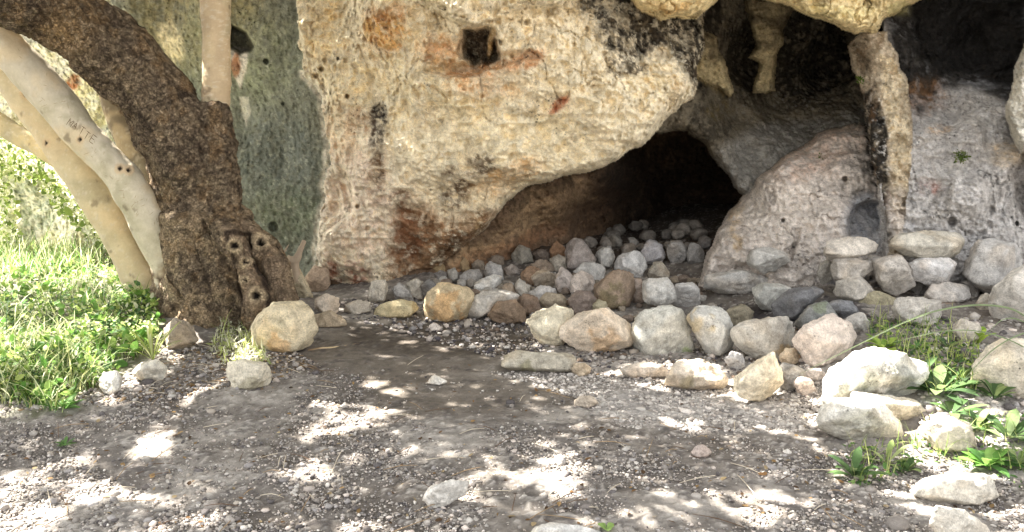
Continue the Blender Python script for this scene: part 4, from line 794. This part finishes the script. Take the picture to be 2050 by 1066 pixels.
def clump(q, f=3): 
    p = G(q[:, 0], q[:, 1]); return p[fbm(p, f, 3, 60) > -.12]
pa = clump(q); pb = clump(q2, 4)
v1 = blades(pa, .15, .0032, GP + [(200,200,140), (220,224,180)], r, lean=.9)
pb2 = pb + np.stack([0*pb[:, 0], 0*pb[:, 0], r.uniform(.01, .12, len(pb))], 1)
v2 = leafmesh(pb2, .032, GP + [(190,204,120)], r, 1.5)
q3 = sample(gp_, 2600, r); pc = clump(q3, 5); pc[:, 2] += r.uniform(.0, .09, len(pc)); v3 = leafmesh(pc, .06, [(96,140,64), (120,160,78), (150,176,96)], r, 1.6)
v, F, c = merge([v1, v2, v3]); setp(build('grass', v, F, M_LEAF, col=c), 'lush green grass and weeds left of the tree', 'grass', kind='stuff')
q = sample([(-100,510),(150,505),(240,530),(100,560),(-100,550)], 2000, r); pa = G(q[:, 0], q[:, 1]); v, F, c = blades(pa, .2, .005, GP + [(210,210,160)], r)
setp(build('grass', v, F, M_LEAF, col=c), 'taller pale grass far behind the tree stems', 'grass', kind='stuff')
# dry white tuft by the boulder and trunk foot
q = sample([(420,700),(440,655),(500,650),(525,700),(545,735),(450,735)], 500, r); pa = G(q[:, 0], q[:, 1]); pa[:, 2] += r.uniform(0, .05, len(pa))
v, F, c = merge([blades(pa[:260], .06, .003, [(220,220,190), (170,180,110)], r), leafmesh(pa, .028, [(224,222,200), (180,190,130)], r)])
setp(build('weed_clump', v, F, M_LEAF, col=c), 'bright clump of small weeds left of the large cream boulder', 'weeds')
# creeper on the far rock
q = sample([(-60,230),(60,290),(180,420),(260,480),(200,500),(100,400),(60,350),(-60,380)], 2600, r); q = np.vstack([q, sample([(-60,340),(20,360),(40,480),(-60,490)], 900, r)]); q = np.vstack([q, sample([(90,0),(200,60),(150,120),(40,60)], 150, r)])
pa = P(q[:, 0], q[:, 1], r.uniform(8.2, 9.2, len(q))); v, F, c = leafmesh(pa, .06, [(210,214,170), (230,228,200), (160,180,100), (120,140,80), (232,232,214)], r, 2)  # leaf colours lightened to stand in for sun on the creeper
setp(build('creeper', v, F, M_LEAF, col=c), 'pale sunlit creeper hanging behind the stems', 'creeper', kind='stuff')
def rosette(name, u, vv, n, L, wd, pal, label, cat='plant', up=(.3, 1.0), group=None, Y=None, seed=1):
    L = L*.8; wd = wd*.85; pal = [tuple(np.array(p_)*.8 + np.mean(p_)*.2) for p_ in pal]; n = int(n*1.25)
    r = np.random.default_rng(seed); b = G(np.array([float(u)]), np.array([float(vv)]))[0] if Y is None else P(u, vv, Y)
    root = setp(empty(name, b), label, cat, group); K = 7; t = np.linspace(0, 1, K)
    for k in range(n):
        az = k*2.4 + r.uniform(-.3, .3); e = r.uniform(*up); l = L*r.uniform(.7, 1.2); bd = r.uniform(.3, .9)
        hx = l*(t*math.cos(e) + .1*t*t); hz = l*(t*math.sin(e) - bd*.45*t**2.2)
        wv = wd*l*np.sin(np.pi*np.clip(t, 0, 1)**1.4)**.8 + .001; dx, dy = math.cos(az), math.sin(az)
        c = np.stack([b[0] + hx*dx, b[1] + hx*dy, b[2] + hz], -1); s = np.stack([-dy*wv, dx*wv, .25*wv], -1); s2 = np.stack([dy*wv, -dx*wv, .25*wv], -1)
        v = np.stack([c + s2, c, c + s], 1).reshape(-1, 3)
        F = np.array([[3*i + j, 3*i + j + 1, 3*i + j + 4, 3*i + j + 3] for i in range(K - 1) for j in (0, 1)])
        col = np.tile(lin(pal[k % len(pal)])*r.uniform(.8, 1.15), (len(v), 1))
        build('leaf', v, F, M_LEAF, root, col, origin=b)
    return root
GG = [(84,118,62), (102,136,74), (76,106,62), (128,152,92)]
rosette('leafy_plant', 1875, 790, 14, .26, .17, GG, 'broad leaved green plant left of the big tan boulder', seed=2)
rosette('leafy_plant', 1905, 830, 9, .2, .16, GG, 'lower broad leaved plant beneath the first one', seed=3)
rosette('leafy_plant', 2018, 880, 10, .2, .17, GG, 'dusky green plant at the right edge', seed=4)
rosette('leafy_plant', 1975, 935, 14, .18, .2, [(120,180,70), (150,196,90), (96,150,70)], 'bright leaved plant above the flat sunlit bedrock', seed=5)
rosette('leafy_plant', 1708, 955, 14, .17, .15, GG, 'small leafy plant at the foot of the rounded white rock', up=(.4, 1.2), seed=6)
rosette('leafy_plant', 1775, 930, 6, .18, .09, [(176,190,120), (130,150,80)], 'sprawling pale weed below the rounded white rock', seed=7)
rosette('leafy_plant', 1958, 690, 7, .22, .16, [(176,206,70), (150,190,60)], 'upright lime leaves before the pale edge boulder', up=(.8, 1.4), seed=8)
rosette('leafy_plant', 1765, 700, 12, .15, .25, [(176,206,80), (150,190,70)], 'lime green rounded leaves beside the pinkish boulder', seed=9)
rosette('leafy_plant', 1735, 782, 8, .09, .2, GG, 'tiny green plant in the crack of the lichen spotted rock', seed=10)
rosette('leafy_plant', 1836, 700, 9, .13, .2, [(150,190,80), (110,160,80)], 'bright small plant behind the lichen spotted rock', seed=11)
rosette('strap_leaf_plant', 306, 722, 12, .36, .035, [(176,190,90), (150,176,70), (200,206,140)], 'strap leaved plant arching at the foot of the tree', up=(.7, 1.4), seed=12)
rosette('leafy_plant', 90, 740, 16, .16, .14, GG, 'broad green weed in front of the grass', seed=13)
rosette('leafy_plant', 30, 790, 14, .14, .18, GG, 'round leaved weed at the left edge of the grass', seed=14)
rosette('leafy_plant', 130, 820, 12, .12, .2, [(110,160,70), (130,180,90)], 'low leafy weed at the front corner of the grass', seed=15)
rosette('leafy_plant', 250, 680, 12, .18, .1, [(140,170,80), (170,190,110)], 'narrow leaved weed beside the strap leaved plant', seed=16)
rosette('leafy_plant', 130, 893, 10, .07, .16, [(96,140,66)], 'tiny green sprout alone on the gravel', seed=17)
rosette('leafy_plant', 1215, 1062, 4, .05, .4, [(160,196,100)], 'single round leaf sprout by the white bottom stone', seed=18)
def fern(u, v, Y, L, seed):
    r = np.random.default_rng(seed); b = P(u, v, Y); root = setp(empty('fern', b), 'feathery green fern growing left of the trunk', 'fern')
    for k in range(6):
        az = math.pi + r.uniform(-1.1, .8); V, F, n = [], [], 0
        for i in range(26):
            t = i/26; c = b + np.array([math.cos(az)*L*t, math.sin(az)*L*t*.6, L*(.5*t - .75*t*t)]); w_ = L*.28*math.sin(math.pi*(t*.85 + .12))
            for s in (-1, 1):
                d = np.array([math.sin(az)*s, -math.cos(az)*s, -.25])*w_ + np.array([math.cos(az), math.sin(az), 0])*w_*.4; e = np.array([math.cos(az), math.sin(az), 0])*L*.013
                V += [c - e, c + e, c + d + e*.3, c + d - e*.3]; F.append([n, n+1, n+2, n+3]); n += 4
        build('frond', np.array(V), np.array(F), M_LEAF, root, np.tile(lin((110,160,60)), (n, 1)), origin=b)
fern(308, 590, 5.9, .34, 3)
# mosses on rock
def moss(u, v, Y, rad_, n, lab):
    r = np.random.default_rng(n); p = P(u, v, Y) + r.normal(0, rad_, (n, 3)); a, F, c = leafmesh(p, .02, [(84,104,48), (110,124,60)], r, 2)
    setp(build('moss_tuft', a, F, M_LEAF, col=c, origin=P(u, v, Y)), lab, 'moss')
moss(1925, 315, 6.5, .022, 130, 'green moss tuft on the right grey cave wall')
moss(1642, 322, 7.35, .02, 90, 'small moss tuft on the bedrock slope')
moss(1722, 160, 6.75, .015, 60, 'tiny green tuft high on the rock pillar')
q = sample([(1740,640),(1880,640),(1960,700),(1960,790),(1860,800),(1800,720),(1740,690)], 900, r); pa = G(q[:, 0], q[:, 1]); pa[:, 2] += r.uniform(0, .05, len(pa))
v, F, c = merge([leafmesh(pa, .026, GG + [(190,210,110)], r), blades(pa[:260], .10, .0025, [(190,196,130), (130,150,80)], r)])
setp(build('ground_cover', v, F, M_LEAF, col=c), 'low mixed weeds between the dry wall and the white rocks', 'weeds', kind='stuff')
q = sample([(1850,860),(2080,830),(2080,1010),(2000,960),(1880,930),(1700,990),(1690,900),(1800,890)], 500, r); pa = G(q[:, 0], q[:, 1]); pa[:, 2] += r.uniform(0, .03, len(pa))
v, F, c = merge([leafmesh(pa, .022, GG + [(190,210,110)], r), blades(pa[:160], .08, .002, [(190,196,130), (130,150,80)], r)])
setp(build('ground_cover', v, F, M_LEAF, col=c), 'sparse weeds around the white rocks', 'weeds', kind='stuff')
# long arching blades at the right
lg = setp(empty('long_grass', P(2075, 760, 4.2)), 'long arching grass blades crossing the view from the right edge', 'grass')
for rows, wd in [([(2110,700,4.1),(2050,632,4.0),(1985,612,3.95),(1900,618,3.9),(1820,642,3.85),(1700,700,3.8),(1600,750,3.8)], 4.5), ([(2110,740,4.1),(2040,690,4.0),(1960,664,3.95),(1880,665,3.9),(1790,685,3.85)], 3),
                 ([(2110,660,4.0),(2050,668,4.0),(1990,700,3.95),(1930,760,3.9),(1890,800,3.9)], 4), ([(2110,690,4.2),(2050,645,4.1),(2010,640,4.1),(1980,670,4.0),(1975,720,4.0)], 3), ([(2100,640,4.2),(2040,690,4.1),(1960,745,4.0),(1900,770,3.9)], 3)]:
    s = spline([list(P(a, b, Y)) for a, b, Y in rows], 40); t = np.linspace(0, 1, 40); wv = wd*.55/FPX*4*(1 - t**3*.9)
    v = np.stack([s + np.array([0, 0, 1])*wv[:, None]*.8 + np.array([0,.6,0])*wv[:, None], s, s - np.array([0, 0, 1])*wv[:, None]*.8 + np.array([0,.6,0])*wv[:, None]], 1).reshape(-1, 3)
    F = np.array([[3*i + j, 3*i + j + 1, 3*i + j + 4, 3*i + j + 3] for i in range(39) for j in (0, 1)])
    build('blade', v, F, M_LEAF, lg, np.tile(lin((138,154,118)), (len(v), 1)), origin=s[0])
for k, (u_, v_, n_, L_, lab) in enumerate([(1835,760,10,.2,'green plant between the lichen spotted rock and the broad leaved plant'), (1925,765,9,.2,'green plant touching the big tan boulder'), (1955,858,9,.16,'mid green plant behind the cream rock'), (2035,935,10,.16,'green plant low at the right edge'),
        (1815,945,8,.1,'small weed left of the flat sunlit bedrock'), (1990,800,10,.18,'plant sprouting under the big tan boulder'), (1895,700,9,.14,'small plant in the weeds before the dry wall'), (170,610,14,.2,'tall leafy weed in the middle of the grass'), (40,650,14,.2,'tall leafy weed at the left edge of the view'), (215,760,10,.12,'small weed between grass and the white pointed stone')]):
    rosette('leafy_plant', u_, v_, n_, L_, .17, [GG[k % 4], GG[(k + 1) % 4], (150,170,100)], lab, up=(.4, 1.3), seed=40 + k)
r = np.random.default_rng(77); q = np.vstack([sample([(330,690),(560,690),(640,740),(420,790),(280,800)], 220, r), sample([(0,830),(700,720),(1500,760),(1850,900),(2050,1060),(0,1060)], 420, r)]); pa = G(q[:, 0], q[:, 1]); pa[:, 2] += .008
v, F, c = leafmesh(pa, .022, [(128,98,66), (160,132,92), (96,76,58), (186,166,130)], r, .6)
setp(build('leaf_litter', v, F, M_LEAF, col=c), 'dry brown leaf litter on the earth', 'leaves', kind='stuff')
# twigs and dry litter
r = np.random.default_rng(31); parts = []
for k in range(170):
    reg = [(330,690),(560,690),(640,740),(300,800)] if k < 60 else [(0,850),(700,700),(1500,850),(1900,1060),(0,1060)]
    a = sample(reg, 1, r)[0]; b = G(a[0:1], a[1:2])[0] + np.array([0, 0, .012]); an = r.uniform(0, 6.28); L = r.uniform(.02, .10)
    d = np.array([math.cos(an), math.sin(an), r.uniform(0, .2)])*L; v, F, _ = tube([list(b - d) + [.0016], list(b + np.array([0, 0, r.uniform(0, .012)])) + [.002], list(b + d) + [.001]], 5, 5)
    parts.append((v, F, np.tile(lin([(150,128,100), (96,76,60), (196,184,164)][k % 3]), (len(v), 1))))
v, F, c = merge(parts); setp(build('twigs', v, F, M_PALE, col=c), 'dry twigs littering the earth', 'twigs', kind='stuff')
# dead branch between root and grey cliff
db = P(600, 545, 6.6); dr = setp(empty('dead_branch', db), 'grey forked dead branch standing against the grey cliff', 'branch')
for rows in [[(575,520,9,6.6),(590,522,10,6.6),(600,505,6,6.6),(609,482,4,6.6)], [(590,522,9,6.6),(592,540,8,6.6),(596,565,8,6.6)], [(560,518,2,6.6),(572,500,1.5,6.6),(578,490,1.2,6.6)]]:
    v, F, nr = tube(pxpath(rows), 14, 30); v += nr*(.006*fbm(v, 20, 3, 9))[:, None]
    build('branch', v, F, M_PALE, dr, np.tile(lin((176,158,136)), (len(v), 1)), origin=db)
